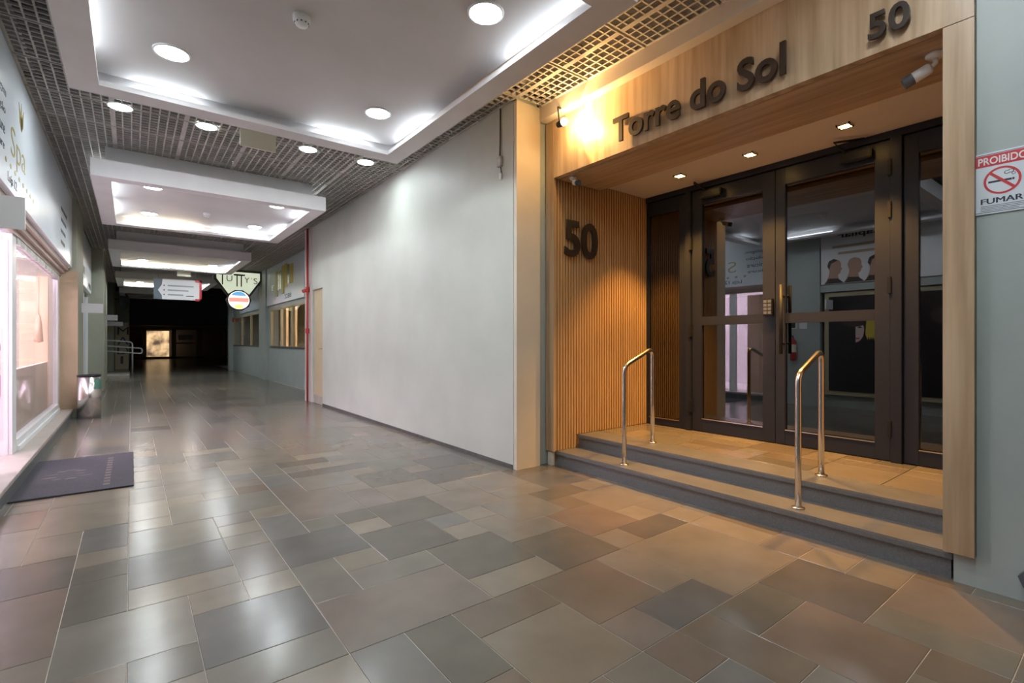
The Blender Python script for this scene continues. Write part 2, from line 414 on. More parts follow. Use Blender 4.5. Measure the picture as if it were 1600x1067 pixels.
# the room behind those windows
bm = bmesh.new(); add_box(bm, 5.4, 5.5, 11.6, 25.4, 0, 4); add_box(bm, 3.86, 5.4, 11.6, 25.4, 0.9, 1.0); add_box(bm, 3.86, 5.4, 11.6, 25.4, 2.9, 3.0)
struct(link('wall_shop_interior', to_mesh(bm), M['ydoor'], base=(5.4, 15, 0)), 'cream back wall inside the shop with the yellow striped board')
for q, yy in enumerate((14.6, 16.4, 17.5)):
    c_ = box('display_curtain', 4.05, 4.12, yy, yy + 0.55, 1.0, 2.5, M['shopwood'])
    tag(c_, 'tan hanging panel inside the cream framed shop window', 'panel', 'panels in the cream framed window')
lamp = thing('shop_ceiling_light', (4.7, 16, 2.86), 'long light inside the shop behind the cream framed window', 'light')
box('diffuser', 4.6, 4.8, 14.2, 17.6, 2.86, 2.89, mat('shop_lamp_glow', (1, 1, 1), emit=(1.0, 0.88, 0.65), estr=26.0), lamp)

# wall of the entrance side
bm = bmesh.new()
add_box(bm, 3.54, 3.9, -4.5, 0.584, 0, 4.2)
wall_ent = struct(link('wall_entrance', to_mesh(bm), M['green'], base=(3.54, 0, 0)), 'sage green wall around the wooden entrance portal')
struct(box('trim_9', 3.54, 3.9, 0.584, 0.676, 0, 0.163, M['green']), 'low sage green block under the wood post')
struct(box('wall_corner', 3.40, 3.62, 3.975, 4.3, 0, 4.2, M['green']), 'narrow sage green wall strip between the cream pilaster and the slats')
struct(box('pilaster_cream', 3.085, 3.395, 3.94, 4.02, 0, ZG, M['beige']), 'cream painted pilaster at the corner of the plaster wall')
struct(box('trim_1', 3.39, 3.62, -4.5, 3.955, 3.605, 4.2, M['cream']), 'pinkish cream plaster beam above the wooden fascia')
struct(box('trim_2', 3.50, 3.535, 3.868, 3.935, 0, 0.14, mat('white_tile_edge', (0.7, 0.7, 0.62), 0.4)), 'short pale tile strip at the end of the lower step')

# recess
bm = bmesh.new(); add_box(bm, 3.56, 5.3, 3.87, 3.97, 0, 3.6); add_box(bm, 3.9, 5.3, 0.2, 0.3, 0, 3.6)
struct(link('wall_recess', to_mesh(bm), M['woodback'], base=(4.4, 3.9, 0)), 'side walls of the entrance recess behind the slats')
struct(box('ceiling_recess', 4.15, 5.35, 0.3, 3.87, 3.06, 3.2, M['cream']), 'cream plaster ceiling of the entrance recess')
slp = thing('slat_wall_panel', (4.3, 3.85, 0.15), 'oak slatted wall panel with narrow vertical slats beside the dark doors', 'wall panel')
sm = {}
k = 0; x = 3.515
while x < 5.05:
    z0 = 0.155 if x < 3.83 else 0.297
    o = box('slat', x, x + 0.024, 3.842, 3.872, z0, 3.055 if x > 4.17 else 3.0, M['slat'], slp); x += 0.0405
box('edge_board', 3.49, 3.513, 3.835, 3.955, 0.15, 3.60, M['wood'], slp)
portal = thing('wooden_portal', (3.53, 2.2, 0.16), 'light wood veneered portal with deep fascia and one side post around the doors', 'portal')
box('fascia', 3.495, 3.56, 0.585, 3.832, 3.004, 3.604, M['wood'], portal)
box('post', 3.495, 3.58, 0.585, 0.712, 0.165, 2.999, M['wood'], portal)
box('soffit', 3.562, 4.20, 0.60, 3.832, 3.0, 3.05, M['woodsoff'], portal)
box('post_return', 3.582, 4.5, 0.64, 0.70, 0.30, 2.999, M['wood'], portal)

# steps
st = sempty('steps', (4.3, 2.3, 0), 'two dark grey stone steps with worn treads leading up to the doors')
st.name = 'stair_entrance'
box('riser', 3.56, 3.9, 0.69, 3.868, 0.0, 0.112, M['granite'], st)
box('tread', 3.54, 3.90, 0.68, 3.868, 0.112, 0.147, M['granite'], st, 0.003)
box('tread_top', 3.546, 3.87, 0.72, 3.865, 0.147, 0.152, M['tread'], st)
box('riser', 3.87, 5.35, 0.70, 3.84, 0.147, 0.255, M['granite'], st)
box('tread', 3.85, 5.35, 0.70, 3.841, 0.255, 0.288, M['granite'], st, 0.003)
box('tread_top', 3.856, 4.17, 0.705, 3.84, 0.288, 0.293, M['tread'], st)
lx = 0.225
landing = {}; rl = random.Random(11)
for j in range(13):
    for i in range(4):
        if (i, j) in landing: continue
        opts = [(2, 1), (1, 2), (2, 2), (1, 1), (1, 2)]; rl.shuffle(opts)
        for w, h in opts + [(1, 1)]:
            cells = [(a, b) for a in range(i, i + w) for b in range(j, j + h)]
            if i + w <= 4 and j + h <= 13 and all(q not in landing for q in cells): break
        for q in cells: landing[q] = 1
        o = bpy.data.objects.new('tile', tile_mesh(w, h, 0.003, 0.02, 0.225, 0.2408)); col.objects.link(o); o.parent = st
        o.location = Vector((4.175 + (i + w / 2) * 0.225, 0.705 + (j + h / 2) * 0.2408, 0.293)) - st.location
        o.material_slots[0].link = 'OBJECT'; o.material_slots[0].material = TM[rl.choice(['tan', 'lt', 'tan', 'mauve', 'brown', 'lt', 'grey', 'olive'])]

# handrails
def handrail(y, label):
    t = thing('handrail', (3.86, y, 0.15), label, 'handrail', 'stainless handrails on the entrance steps')
    a, b, c, d = Vector((3.645, y, 0.155)), Vector((3.645, y, 1.07)), Vector((4.11, y + 0.03, 1.235)), Vector((4.11, y + 0.03, 0.295))
    tube('rail_tube', [a, a + Vector((0, 0, 0.4))] + arc(b, a, c, 0.07) + arc(c, b, d, 0.09) + [d + Vector((0, 0, 0.4)), d], 0.0205, M['steel'], t, 18)
    lathe('flange', [(0, 0.152), (0.042, 0.152), (0.042, 0.160), (0.027, 0.166), (0, 0.166)], a.x, a.y, M['steel'], t)
    lathe('flange', [(0, 0.293), (0.042, 0.293), (0.042, 0.301), (0.027, 0.307), (0, 0.307)], d.x, d.y, M['steel'], t)
handrail(3.03, 'stainless steel handrail on the steps beside the slatted panel')
handrail(1.51, 'stainless steel handrail on the steps before the right door leaf')

# ------------------------------------------------------------------ doors (plane X = 5.07)
XD = 5.07; Z0 = 0.300
def leaf(name, y0, y1, label, st0=0.12, st1=0.12, ztop=2.99, mid=True, bot=0.14, toprail=0.16, x=XD):
    """y0 > y1 : door leaf seen from the corridor, left edge y0"""
    d = sempty(name, (x, (y0 + y1) / 2, Z0), label)
    box('stile', x - 0.03, x + 0.03, y0 - st0, y0, Z0, ztop, M['frame'], d, 0.003)
    box('stile', x - 0.03, x + 0.03, y1, y1 + st1, Z0, ztop, M['frame'], d, 0.003)
    a, b = y1 + st1, y0 - st0
    box('bottom_rail', x - 0.028, x + 0.028, a, b, Z0, Z0 + bot, M['frame'], d)
    box('top_rail', x - 0.028, x + 0.028, a, b, ztop - toprail, ztop, M['frame'], d)
    if mid:
        box('middle_rail', x - 0.028, x + 0.028, a, b, 1.48, 1.575, M['frame'], d)
        box('pane', x - 0.005, x + 0.005, a, b, Z0 + bot, 1.48, M['dglass'], d)
        box('pane', x - 0.005, x + 0.005, a, b, 1.575, ztop - toprail, M['dglass'], d)
        box('glazing_bead', x - 0.034, x - 0.02, a, b, Z0 + bot - 0.004, Z0 + bot + 0.006, M['steel'], d)
    else:
        box('pane', x - 0.005, x + 0.005, a, b, Z0 + bot, ztop - toprail, M['dglass'], d)
        box('glazing_bead', x - 0.034, x - 0.02, a, b, Z0 + bot - 0.004, Z0 + bot + 0.006, M['steel'], d)
    return d
dl = leaf('door_1', 3.215, 2.303, 'left leaf of the charcoal framed glass double door')
dr = leaf('door_2', 2.297, 1.365, 'right leaf of the charcoal framed glass double door with the pull bar', 0.09, 0.11)
leaf('window_4', 3.835, 3.29, 'dark glass side panel between the slats and the double door', 0.03, 0.09, mid=False, bot=0.08)
leaf('window_5', 1.275, 0.705, 'dark glass side panel between the double door and the wood post', 0.10, 0.10, mid=False, bot=0.12)
fr_ = sempty('trim_3', (XD, 2.25, Z0), 'charcoal door frame around the double door')
box('jamb', XD - 0.06, XD + 0.05, 3.22, 3.288, 0.295, 3.0, M['frame'], fr_, 0.004)
box('jamb', XD - 0.06, XD + 0.05, 1.28, 1.36, 0.295, 3.0, M['frame'], fr_, 0.004)
box('head', XD - 0.05, XD + 0.05, 0.705, 3.838, 3.0, 3.058, M['frame'], fr_)
for d, y, zz in ((dl, 3.218, (0.5, 1.35, 2.33, 2.62)), (dr, 1.362, (0.5, 1.70, 2.33, 2.68))):
    for z in zz: box('hinge', XD - 0.075, XD - 0.031, y - 0.014, y + 0.014, z, z + 0.14, M['black'], d, 0.004)
for y in (2.215,):
    hb = tube('pull_handle', [(XD - 0.10, y, 1.18), (XD - 0.10, y, 1.85)], 0.016, M['black'], dr)
    for z in (1.28, 1.74): tube('standoff', [(XD - 0.10, y, z), (XD - 0.028, y, z)], 0.010, M['black'], hb, 10)
kp = box('keypad_lock', XD - 0.075, XD - 0.03, 2.31, 2.40, 1.555, 1.725, M['black'], dl, 0.004)
for r in range(4):
    for c in range(2):
        box('key', XD - 0.081, XD - 0.074, 2.36 - c * 0.042, 2.392 - c * 0.042, 1.572 + r * 0.037, 1.600 + r * 0.037, M['greyp'], kp)
for d, ya, yb in ((dl, 3.08, 2.84), (dr, 1.72, 1.48)):
    c_ = box('door_closer', XD - 0.10, XD - 0.031, yb, ya, 2.87, 2.95, M['black'], d, 0.008)
    far = ya - 0.03 if d is dr else ya - 0.04
    tube('closer_arm', [(XD - 0.065, far, 2.95), (XD - 0.065, far, 2.975), (XD - 0.24, far + 0.02, 3.02), (XD - 0.10, far + 0.09 if d is dl else far - 0.16, 3.035)], 0.011, M['black'], c_, 8)
# unlit lobby behind the glass
bm = bmesh.new()
add_box(bm, 8.0, 8.1, 0.2, 4.0, 0, 3.3); add_box(bm, 5.12, 8.0, 3.9, 4.0, 0, 3.3); add_box(bm, 5.12, 8.0, 0.2, 0.3, 0, 3.3)
add_box(bm, 5.36, 8.1, 0.2, 4.0, 0.1, 0.28); add_box(bm, 5.36, 8.1, 0.2, 4.0, 3.2, 3.3)
struct(link('wall_lobby', to_mesh(bm), M['dark'], base=(7, 2, 0)), 'unlit lobby behind the glass doors')

# recess downlights
for y, ds in ((3.08, 'near the slatted panel'), (2.33, 'over the meeting of the two door leaves'), (1.55, 'near the wood post')):
    t = thing('square_downlight', (4.6, y, 3.03), 'small square amber downlight in the recess ceiling ' + ds, 'light', 'amber downlights over the doors')
    bm = bmesh.new(); s = 0.05
    for a in ((-s, s, -s, -s + 0.012), (-s, s, s - 0.012, s), (-s, -s + 0.012, -s, s), (s - 0.012, s, -s, s)):
        add_box(bm, 4.6 + a[0], 4.6 + a[1], y + a[2], y + a[3], 3.045, 3.06)
    link('trim_ring', to_mesh(bm), M['amber'], t)
    lathe('lamp', [(0, 3.047), (0.026, 3.047), (0.033, 3.059), (0, 3.0595)], 4.6, y, M['ambl'], t, 20)
    la = bpy.data.lights.new('downlight_beam', 'SPOT'); la.energy = 230; la.color = (1.0, 0.50, 0.11); la.spot_size = math.radians(86); la.spot_blend = 0.55; la.shadow_soft_size = 0.03
    lb = bpy.data.objects.new('downlight_beam', la); col.objects.link(lb); lb.parent = t; lb.location = (0, 0, 0.008)

# wall spotlight beside the fascia
t = thing('spotlight', (3.34, 3.53, 3.40), 'glowing warm spotlight under the plaster beam aimed along the wooden fascia', 'light')
tube('arm', [(3.392, 3.62, 3.62), (3.35, 3.62, 3.62), (3.34, 3.60, 3.56), (3.34, 3.585, 3.45)], 0.008, M['black'], t, 8)
A = Matrix.Translation((0, 0, 3.436)) @ Matrix.Rotation(math.radians(90), 4, 'X')
lathe('housing', [(0.0, -0.085), (0.028, -0.08), (0.036, -0.01), (0.034, -0.005), (0.025, -0.07), (0, -0.075)], 3.34, 3.525, M['black'], t, 20, axis=A)
lathe('bulb', [(0, -0.037), (0.027, -0.025), (0.037, 0.0), (0.027, 0.025), (0, 0.037)], 3.34, 3.515, M['bulb'], t, 20, axis=A)
ld = bpy.data.lights.new('spotlight_beam', 'SPOT'); ld.energy = 60; ld.color = (1.0, 0.56, 0.19); ld.spot_size = math.radians(126); ld.spot_blend = 0.18; ld.shadow_soft_size = 0.012
lo = bpy.data.objects.new('spotlight_beam', ld); col.objects.link(lo); lo.parent = t; lo.location = (0.012, -0.060, 0.036)
lo.rotation_euler = Vector((0.36, -0.93, -0.10)).to_track_quat('-Z', 'Y').to_euler()

# portal lettering
t = thing('building_sign', (3.48, 2.25, 3.075), 'raised dark letters spelling Torre do Sol on the wooden fascia', 'sign')
letters('Torre do Sol', 'mx', (3.470, 3.0, 3.085), 1.49, 0.222, M['letter'], t, 0.02, 0.022)
t = thing('number_sign', (3.48, 0.95, 3.06), 'raised dark number 50 on the fascia above the wood post', 'sign')
letters('50', 'mx', (3.470, 1.045, 3.075), 0.20, 0.15, M['letter'], t, 0.02, 0.02)
t = thing('number_sign', (3.88, 3.82, 2.19), 'large dark number 50 on the slatted oak panel', 'sign')
letters('50', 'my', (3.62, 3.815, 2.205), 0.50, 0.385, M['letter'], t, 0.022, 0.02)

# bullet cameras under the soffit
def bullet(base, tip, label, s=1.0):
    t = thing('security_camera', base, label, 'camera', 'security cameras under the wooden soffit')
    b = Vector(base); p = Vector(tip)
    lathe('mount_base', [(0, b.z), (0.05 * s, b.z), (0.05 * s, b.z - 0.012), (0.03 * s, b.z - 0.028), (0, b.z - 0.03)], b.x, b.y, M['whitep'], t)
    q = b + Vector((0, 0, -0.065 * s)); d = (p - q).normalized()
    tube('arm', [b + Vector((0, 0, -0.02)), q + Vector((0, 0, 0.01)), q + d * 0.03], 0.014 * s, M['whitep'], t, 10)
    R = d.to_track_quat('Z', 'Y').to_matrix().to_4x4()
    c0 = q + d * 0.02
    A = Matrix.Translation((0, 0, c0.z)) @ R
    L = 0.13 * s; r = 0.034 * s
    body = lathe('body', [(0, 0), (r * 0.8, 0.002), (r, 0.012), (r, L), (r * 0.9, L), (0, L)], c0.x, c0.y, M['whitep'], t, 24, axis=A)
    A2 = Matrix.Translation((0, 0, c0.z)) @ R
    lathe('lens_hood', [(r * 1.04, L * 0.72), (r * 1.06, L * 1.12), (r * 0.88, L * 1.12), (r * 0.85, L * 1.02), (0, L * 1.02)], c0.x, c0.y, M['greyp'], body, 24, axis=A2)
bullet((3.77, 0.80, 2.999), (3.72, 1.02, 2.835), 'white bullet security camera under the wooden soffit beside the wood post')
bullet((3.63, 3.69, 2.999), (3.55, 3.44, 2.86), 'white bullet security camera under the soffit above the slatted number', 0.8)

# no smoking sign
t = thing('no_smoking_sign', (3.535, 0.48, 1.96), 'white no smoking sign with a red band on the sage green wall', 'sign')
O = (3.535, 0.598, 1.962); W_, H_ = 0.225, 0.318
box('board', 3.533, 3.5395, 0.598 - W_, 0.598, 1.962, 1.962 + H_, M['signw'], t)
def sp(pts, m, e=0.0): return flat('print', pts, 'mx', (3.533 - e, 0.598, 1.962), m, t, 0.0006)
for a in ((0.008, W_ - 0.008, 0.008, 0.0105), (0.008, W_ - 0.008, H_ - 0.0105, H_ - 0.008), (0.008, 0.0105, 0.008, H_ - 0.008), (W_ - 0.0105, W_ - 0.008, 0.008, H_ - 0.008)):
    sp(rectp(*a), M['signblk'])
sp(rectp(0.013, W_ - 0.013, H_ - 0.072, H_ - 0.013), M['signred'])
place_text('print', 'PROIBIDO', 'mx', (3.5322, 0.598 - 0.022, 1.962 + H_ - 0.062), 0.182, 0.038, M['posterw'], t, 0.0006, 0.02)
bm = bmesh.new(); cxs, cys, r0, r1, n = W_ / 2, 0.165, 0.070, 0.060, 40
for k in range(n):
    a, b = 2 * math.pi * k / n, 2 * math.pi * (k + 1) / n
    bm.faces.new([bm.verts.new((cxs + r * math.cos(q), cys + r * math.sin(q), 0.0008)) for r, q in ((r0, a), (r0, b), (r1, b), (r1, a))])
bmesh.ops.transform(bm, matrix=Matrix.Translation((3.533, 0.598, 1.962)) @ FR['mx'], verts=bm.verts)
link('print', to_mesh(bm), M['signred'], t)
sp(rectp(cxs - 0.052, cxs + 0.035, 0.158, 0.168), M['signblk']); sp(rectp(cxs + 0.037, cxs + 0.045, 0.158, 0.168), M['signblk'])
for ex, ey, er in ((0.018, 0.2, 0.011), (0.032, 0.204, 0.012), (0.042, 0.19, 0.008)):
    sp(ell(cxs + ex, ey, er, er * 0.8, 16), M['signblk'], 0.0001); sp(ell(cxs + ex, ey, er * 0.72, er * 0.55, 16), M['signw'], 0.0004)
c45 = [(cxs - 0.049, cys + 0.040), (cxs - 0.040, cys + 0.049), (cxs + 0.049, cys - 0.040), (cxs + 0.040, cys - 0.049)]
sp(c45, M['signred'], 0.0009)
for q in range(3): place_text('print', 'FUMAR', 'mx', (3.5322 + 0.00005 * q, 0.598 - 0.032 - 0.0013 * q, 1.962 + 0.052), 0.155, 0.028, M['signblk'], t, 0.0006, 0.0)
for k in range(4): sp(rectp(0.032, 0.195 - 0.02 * (k == 3), 0.040 - k * 0.008, 0.0425 - k * 0.008), M['greyp'])
t = flat('door_stop', [(0, 0.05), (0.02, 0.0), (0.13, 0.0), (0.13, 0.11), (0.045, 0.11)], 'mx', (3.54, 0.425, 0.085), M['greyp'], None, 0.05)
tag(t, 'dark grey wedge shaped buffer fixed low on the sage green wall', 'door stop')

# junction boxes high on the plaster wall
t = thing('junction_box', (3.07, 4.20, 3.0), 'small dusty junction box with cable near the top of the plaster wall', 'junction box')
box('box_body', 3.045, 3.082, 4.165, 4.235, 3.13, 3.235, M['tube_body'], t, 0.004)
box('box_body', 3.055, 3.082, 4.17, 4.205, 2.995, 3.06, M['whitep'], t, 0.004)
tube('cable', [(3.07, 4.20, 3.74), (3.07, 4.203, 3.4), (3.07, 4.21, 3.235)], 0.008, M['kerbd'], t, 8)
tube('cable', [(3.072, 4.20, 3.13), (3.072, 4.185, 3.06)], 0.005, M['kerbd'], t, 8)

# ------------------------------------------------------------------ ceiling: egg-crate grille, hanging panels
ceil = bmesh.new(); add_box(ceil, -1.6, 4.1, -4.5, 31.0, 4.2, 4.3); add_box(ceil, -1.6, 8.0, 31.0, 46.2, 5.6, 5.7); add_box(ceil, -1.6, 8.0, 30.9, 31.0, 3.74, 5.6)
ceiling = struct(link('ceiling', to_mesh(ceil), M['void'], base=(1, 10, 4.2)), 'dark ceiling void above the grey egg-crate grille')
GP = 0.64; NC = 8
def grille_mesh(nx, ny):
    bm = bmesh.new(); h = 0.020; t_ = 0.0078; w, d = nx * GP / NC, ny * GP / NC
    for k in range(nx + 1):
        x = min(max(k * GP / NC, t_), w - t_); add_box(bm, x - t_ * (1.6 if k in (0, nx) else 0.8), x + t_ * (1.6 if k in (0, nx) else 0.8), 0, d, 0, h)
    for k in range(ny + 1):
        y = min(max(k * GP / NC, t_), d - t_); add_box(bm, 0, w, y - t_ * 0.8, y + t_ * 0.8, 0.002, h)
    me = to_mesh(bm); me.materials.append(M['grille']); me.name = 'grille_panel'; return me
GM = {}
def grille(x, y, nx, ny):
    if (nx, ny) not in GM: GM[(nx, ny)] = grille_mesh(nx, ny)
    o = bpy.data.objects.new('grille_panel', GM[(nx, ny)]); col.objects.link(o); o.parent = ceiling
    o.location = Vector((x, y, ZG)) - ceiling.location
PX0, PX1 = -0.39, 2.37
PAN = [(-4.1, -0.75), (1.87, 5.22), (7.78, 10.95), (13.75, 16.95), (19.85, 23.0), (25.8, 28.95)]
y = -2.7
while y < 26.0:
    yc = y + GP / 2
    inside = any(a + 0.5 < y and y + GP < b - 0.5 for a, b in PAN)
    right = 3.39 if yc < 3.95 else (3.08 if yc < 11.5 else 3.70)
    x = -0.80
    cols = []
    while x < right - 0.05:
        nx = min(NC, int((right - x) / (GP / NC) + 0.3))
        if nx < 1: break
        if not (inside and x > PX0 + 0.15 and x + nx * GP / NC < PX1 - 0.15): grille(x, y, nx, NC)
        x += nx * GP / NC + 0.004
    y += GP + 0.022
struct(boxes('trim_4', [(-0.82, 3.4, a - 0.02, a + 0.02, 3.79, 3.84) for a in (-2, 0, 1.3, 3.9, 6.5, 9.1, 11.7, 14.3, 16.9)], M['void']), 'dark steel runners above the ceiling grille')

def ceiling_panel(y0, y1, label, tubes):
    t = thing('ceiling_panel', ((PX0 + PX1) / 2, (y0 + y1) / 2, 3.30), label, 'ceiling panel', 'suspended coffered ceiling panels')
    w = 0.19; zb, zt = 3.30, 3.51; tk = 0.025
    box('frame_side', PX0, PX1, y0, y0 + w, zb, zb + tk, M['white'], t); box('frame_side', PX0, PX1, y1 - w, y1, zb, zb + tk, M['white'], t)
    box('frame_side', PX0, PX0 + w, y0 + w, y1 - w, zb, zb + tk, M['white'], t); box('frame_side', PX1 - w, PX1, y0 + w, y1 - w, zb, zb + tk, M['white'], t)
    box('apron', PX0, PX1, y0, y0 + tk, zb + tk, zt, M['white'], t); box('apron', PX0, PX1, y1 - tk, y1, zb + tk, zt, M['white'], t)
    box('apron', PX0, PX0 + tk, y0 + tk, y1 - tk, zb + tk, zt, M['white'], t); box('apron', PX1 - tk, PX1, y0 + tk, y1 - tk, zb + tk, zt, M['white'], t)
    lz = 3.345; a, b, c, d = PX0 + w - 0.015, PX1 - w + 0.015, y0 + w - 0.015, y1 - w + 0.015
    boxes('inner_lip', [(a, b, c, c + 0.012, zb + tk, lz), (a, b, d - 0.012, d, zb + tk, lz), (a, a + 0.012, c, d, zb + tk, lz), (b - 0.012, b, c, d, zb + tk, lz)], M['white'], t)
    box('inner_plate', PX0 + 0.10, PX1 - 0.10, y0 + 0.10, y1 - 0.10, 3.44, 3.455, M['plate'], t)
    box('upper_box', PX0 + 0.13, PX1 - 0.13, y0 + 0.25, y1 - 0.2, zt - 0.01, 3.745, M['white'], t)
    for (x0, x1, yy0, yy1, m) in tubes:
        f = box('tube_fixture', min(x0, x1) - 0.02, max(x0, x1) + 0.02, min(yy0, yy1) - 0.02, max(yy0, yy1) + 0.02, zb + tk + 0.001, zb + tk + 0.018, M['tube_body'], t)
        tube('fluorescent_tube', [(x0, yy0, 3.362), (x1, yy1, 3.362)], 0.0135, M[m], f, 10)
PD = ['broad coffered ceiling panel behind the entrance', 'broad white coffered ceiling panel nearest the wooden portal with a dark gap round its plate',
      'white coffered ceiling panel with pinkish plate beside the red pipe', 'white coffered ceiling panel above the hanging arrow sign',
      'white coffered ceiling panel behind the hanging arrow sign', 'white coffered ceiling panel before the blue end wall']
for k, (a, b) in enumerate(PAN):
    xl, xr = PX0 + 0.09, PX1 - 0.09; ya, yb = a + 0.09, b - 0.09
    T = [(0.0, 1.0, yb, yb, 'tube' if k != 2 else 'tubew'), (1.25, 2.1, yb, yb, 'tube')]
    T += [(xl, xl, a + 0.5, a + 1.5, 'tube'), (xl, xl, b - 1.4, b - 0.4, 'tube'), (xr, xr, a + 0.3, a + 1.3, 'tube'), (xr, xr, b - 1.1, b - 0.3, 'tube')]
    if k in (0, 1): T = [(0.0, 0.5, yb, yb, 'tubed'), (1.45, 2.05, yb, yb, 'tubed'), (xl, xl, b - 1.5, b - 0.5, 'tubed'), (xr, xr, a + 0.3, a + 1.1, 'tubed'), (xr, xr, b - 1.0, b - 0.3, 'tubed')]
    if k >= 3: T = [(-0.2, 0.85, yb, yb, 'tubew'), (1.0, 2.1, yb, yb, 'tubew'), (xr, xr, b - 1.1, b - 0.3, 'tube')]
    if k in (0, 5): T = []           # no lit tubes are seen there
    ceiling_panel(a, b, PD[k], T)

def downlight(x, y, z, label, group, r=0.105, off=''):
    t = thing('downlight' + off, (x, y, z - 0.012), label, 'light', group)
    lathe('trim_ring', [(r * 0.98, z - 0.006), (r * 1.02, z - 0.012), (r * 1.14, z - 0.008), (r * 1.16, z), (r * 0.98, z)], x, y, M['whitep'], t, 32)
    lathe('diffuser' + off, [(0, z - 0.009), (r * 0.97, z - 0.007), (r * 0.97, z - 0.001), (0, z - 0.001)], x, y, M['led'], t, 32)
where = ['in the panel behind the entrance', 'in the broad panel nearest the portal', 'in the pinkish panel beside the red pipe',
         'in the panel above the arrow sign', 'in the panel behind the arrow sign', 'in the panel before the blue wall']
for k, (a, b) in enumerate(PAN):
    if k in (0, 5): continue
    for q, yy in enumerate(((a + b) / 2 - 0.88, (a + b) / 2 + 0.90)):
        for xx in (0.24, 1.83):
            side = ', left shop side' if xx < 1 else ', plaster wall side'
            downlight(xx, yy, 3.44, 'round white downlight ' + where[k] + side + (', front end' if q == 0 else ', far end'), 'downlights ' + where[k], off='_offscreen' if (k, q) == (1, 0) and xx < 1 else '')   # that one shows mirrored in the door glass
# the row of four repeats with the panels; the one before the broad panel is above the frame and lights the portal front and the green wall
ROW = [(6.57, 'in the grille before the pinkish panel', ''), (0.62, 'in the grille before the broad panel', '_offscreen')]
for yy, nm, off in ROW:
    for xx, w_ in ((-0.09, 'next to the left shops'), (0.68, 'second from the left shops'), (1.78, 'second from the plaster wall'), (2.53, 'next to the plaster wall')):
        downlight(xx, yy, ZG + 0.004, 'round white downlight ' + nm + ', ' + w_, 'downlights ' + nm, 0.10, off)
# smoke detectors
def smoke(x, y, z, label):
    t = thing('smoke_detector', (x, y, z - 0.07), label, 'smoke detector', 'smoke detectors on the ceiling panels')
    lathe('base', [(0, z), (0.055, z), (0.055, z - 0.03), (0.05, z - 0.034), (0, z - 0.034)], x, y, M['whitep'], t)
    lathe('sensor', [(0.044, z - 0.034), (0.043, z - 0.055), (0.034, z - 0.066), (0, z - 0.068)], x, y, M['whitep'], t)
    for k in range(10):
        q = 2 * math.pi * k / 10; cx, cy = x + 0.0405 * math.cos(q), y + 0.0405 * math.sin(q)
        box('slot', cx - 0.005, cx + 0.005, cy - 0.005, cy + 0.005, z - 0.056, z - 0.048, M['greyp'], t)
smoke(0.89, 3.43, 3.44, 'round white smoke detector on the broad ceiling panel nearest the portal')
smoke(1.0, 9.66, 3.44, 'round white smoke detector on the pinkish ceiling panel beside the red pipe')
# blank hanging plate
t = thing('hanging_plate', (1.15, 6.26, 3.49), 'blank yellowed plate hanging below the grille between two ceiling panels', 'plate')
box('plate_board', 0.965, 1.335, 6.25, 6.262, 3.495, 3.70, M['yplate'], t)
for xx in (1.0, 1.3): tube('hanger', [(xx, 6.256, 3.69), (xx, 6.256, 3.76)], 0.003, M['steel'], t, 6)
t = thing('hanging_plate', (1.2, 17.0, 3.16), 'blank pale plate under the far edge of the panel above the arrow sign', 'plate')
box('plate_board', 1.04, 1.36, 17.0, 17.012, 3.16, 3.30, M['yplate'], t)
for xx in (1.08, 1.32): tube('hanger', [(xx, 17.006, 3.29), (xx, 17.006, 3.76)], 0.003, M['steel'], t, 6)
o = tube('hanging_wire', [(1.03, 7.2, 3.45), (1.03, 7.2, 3.76)], 0.0022, M['steel'], None, 6); tag(o, 'thin loose wire hanging from the grille before the pinkish panel', 'wire')

# ------------------------------------------------------------------ left side
XL = -0.80
bm = bmesh.new()
add_box(bm, -1.5, XL, 4.12, 4.97, 0, 4.2)
add_box(bm, -1.5, XL, 1.0, 1.6, 0, 4.2)
add_box(bm, -1.5, XL - 0.02, -4.5, 4.12, 3.55, 4.2); add_box(bm, -1.5, XL - 0.02, -4.5, 4.12, 2.28, 2.42)
add_box(bm, -1.5, XL - 0.15, -4.5, 4.12, 0, 0.33); add_box(bm, -1.6, -1.5, -4.5, 4.97, 0, 4.2)
add_box(bm, -1.5, XL - 0.02, 4.97, 11.3, 3.70, 4.2)
wall_left = struct(link('wall_left', to_mesh(bm), M['green'], base=(-1, 3, 0)), 'left corridor wall with shop bays, columns and sign bands')
# sign board of the spa shop
sb = thing('shop_sign_board', (-0.82, 8.1, 2.56), 'long glossy white shop board with gold and dark lettering above the pink window', 'sign')
box('board', XL - 0.05, XL, 4.98, 11.28, 2.56, 3.72, M['signw'], sb)
letters('Spa', 'px', (XL, 5.85, 2.88), 0.72, 0.24, M['gold'], sb, 0.002, -0.01)
for k, q in enumerate((-0.5, 0, 0.5)):
    pts = [(0.0, 0.0), (0.05, 0.10), (0.0, 0.26), (-0.05, 0.10)]
    pts = [(x * math.cos(q) + y * math.sin(q), -x * math.sin(q) + y * math.cos(q)) for x, y in pts]
    flat('print', pts, 'px', (XL, 6.35, 3.22), M['gold'], sb, 0.002)
for k in range(8): flat('print', ell(5.6 + k * 0.2 - 5.6, 0, 0.035, 0.022, 10), 'px', (XL, 5.65, 2.77 - 0.004 * k), M['gold'], sb, 0.002)
for k, s_ in enumerate(('maquiagem', 'depilação', 'manicure', 'pedicure')):
    place_text('print', s_, 'px', (XL, 5.06, 3.24 - 0.145 * k), 0.58 - 0.02 * k, 0.085, M['signblk'], sb, 0.002)
letters('Loja 12', 'px', (XL, 5.72, 2.62), 0.40, 0.075, M['signblk'], sb, 0.002)
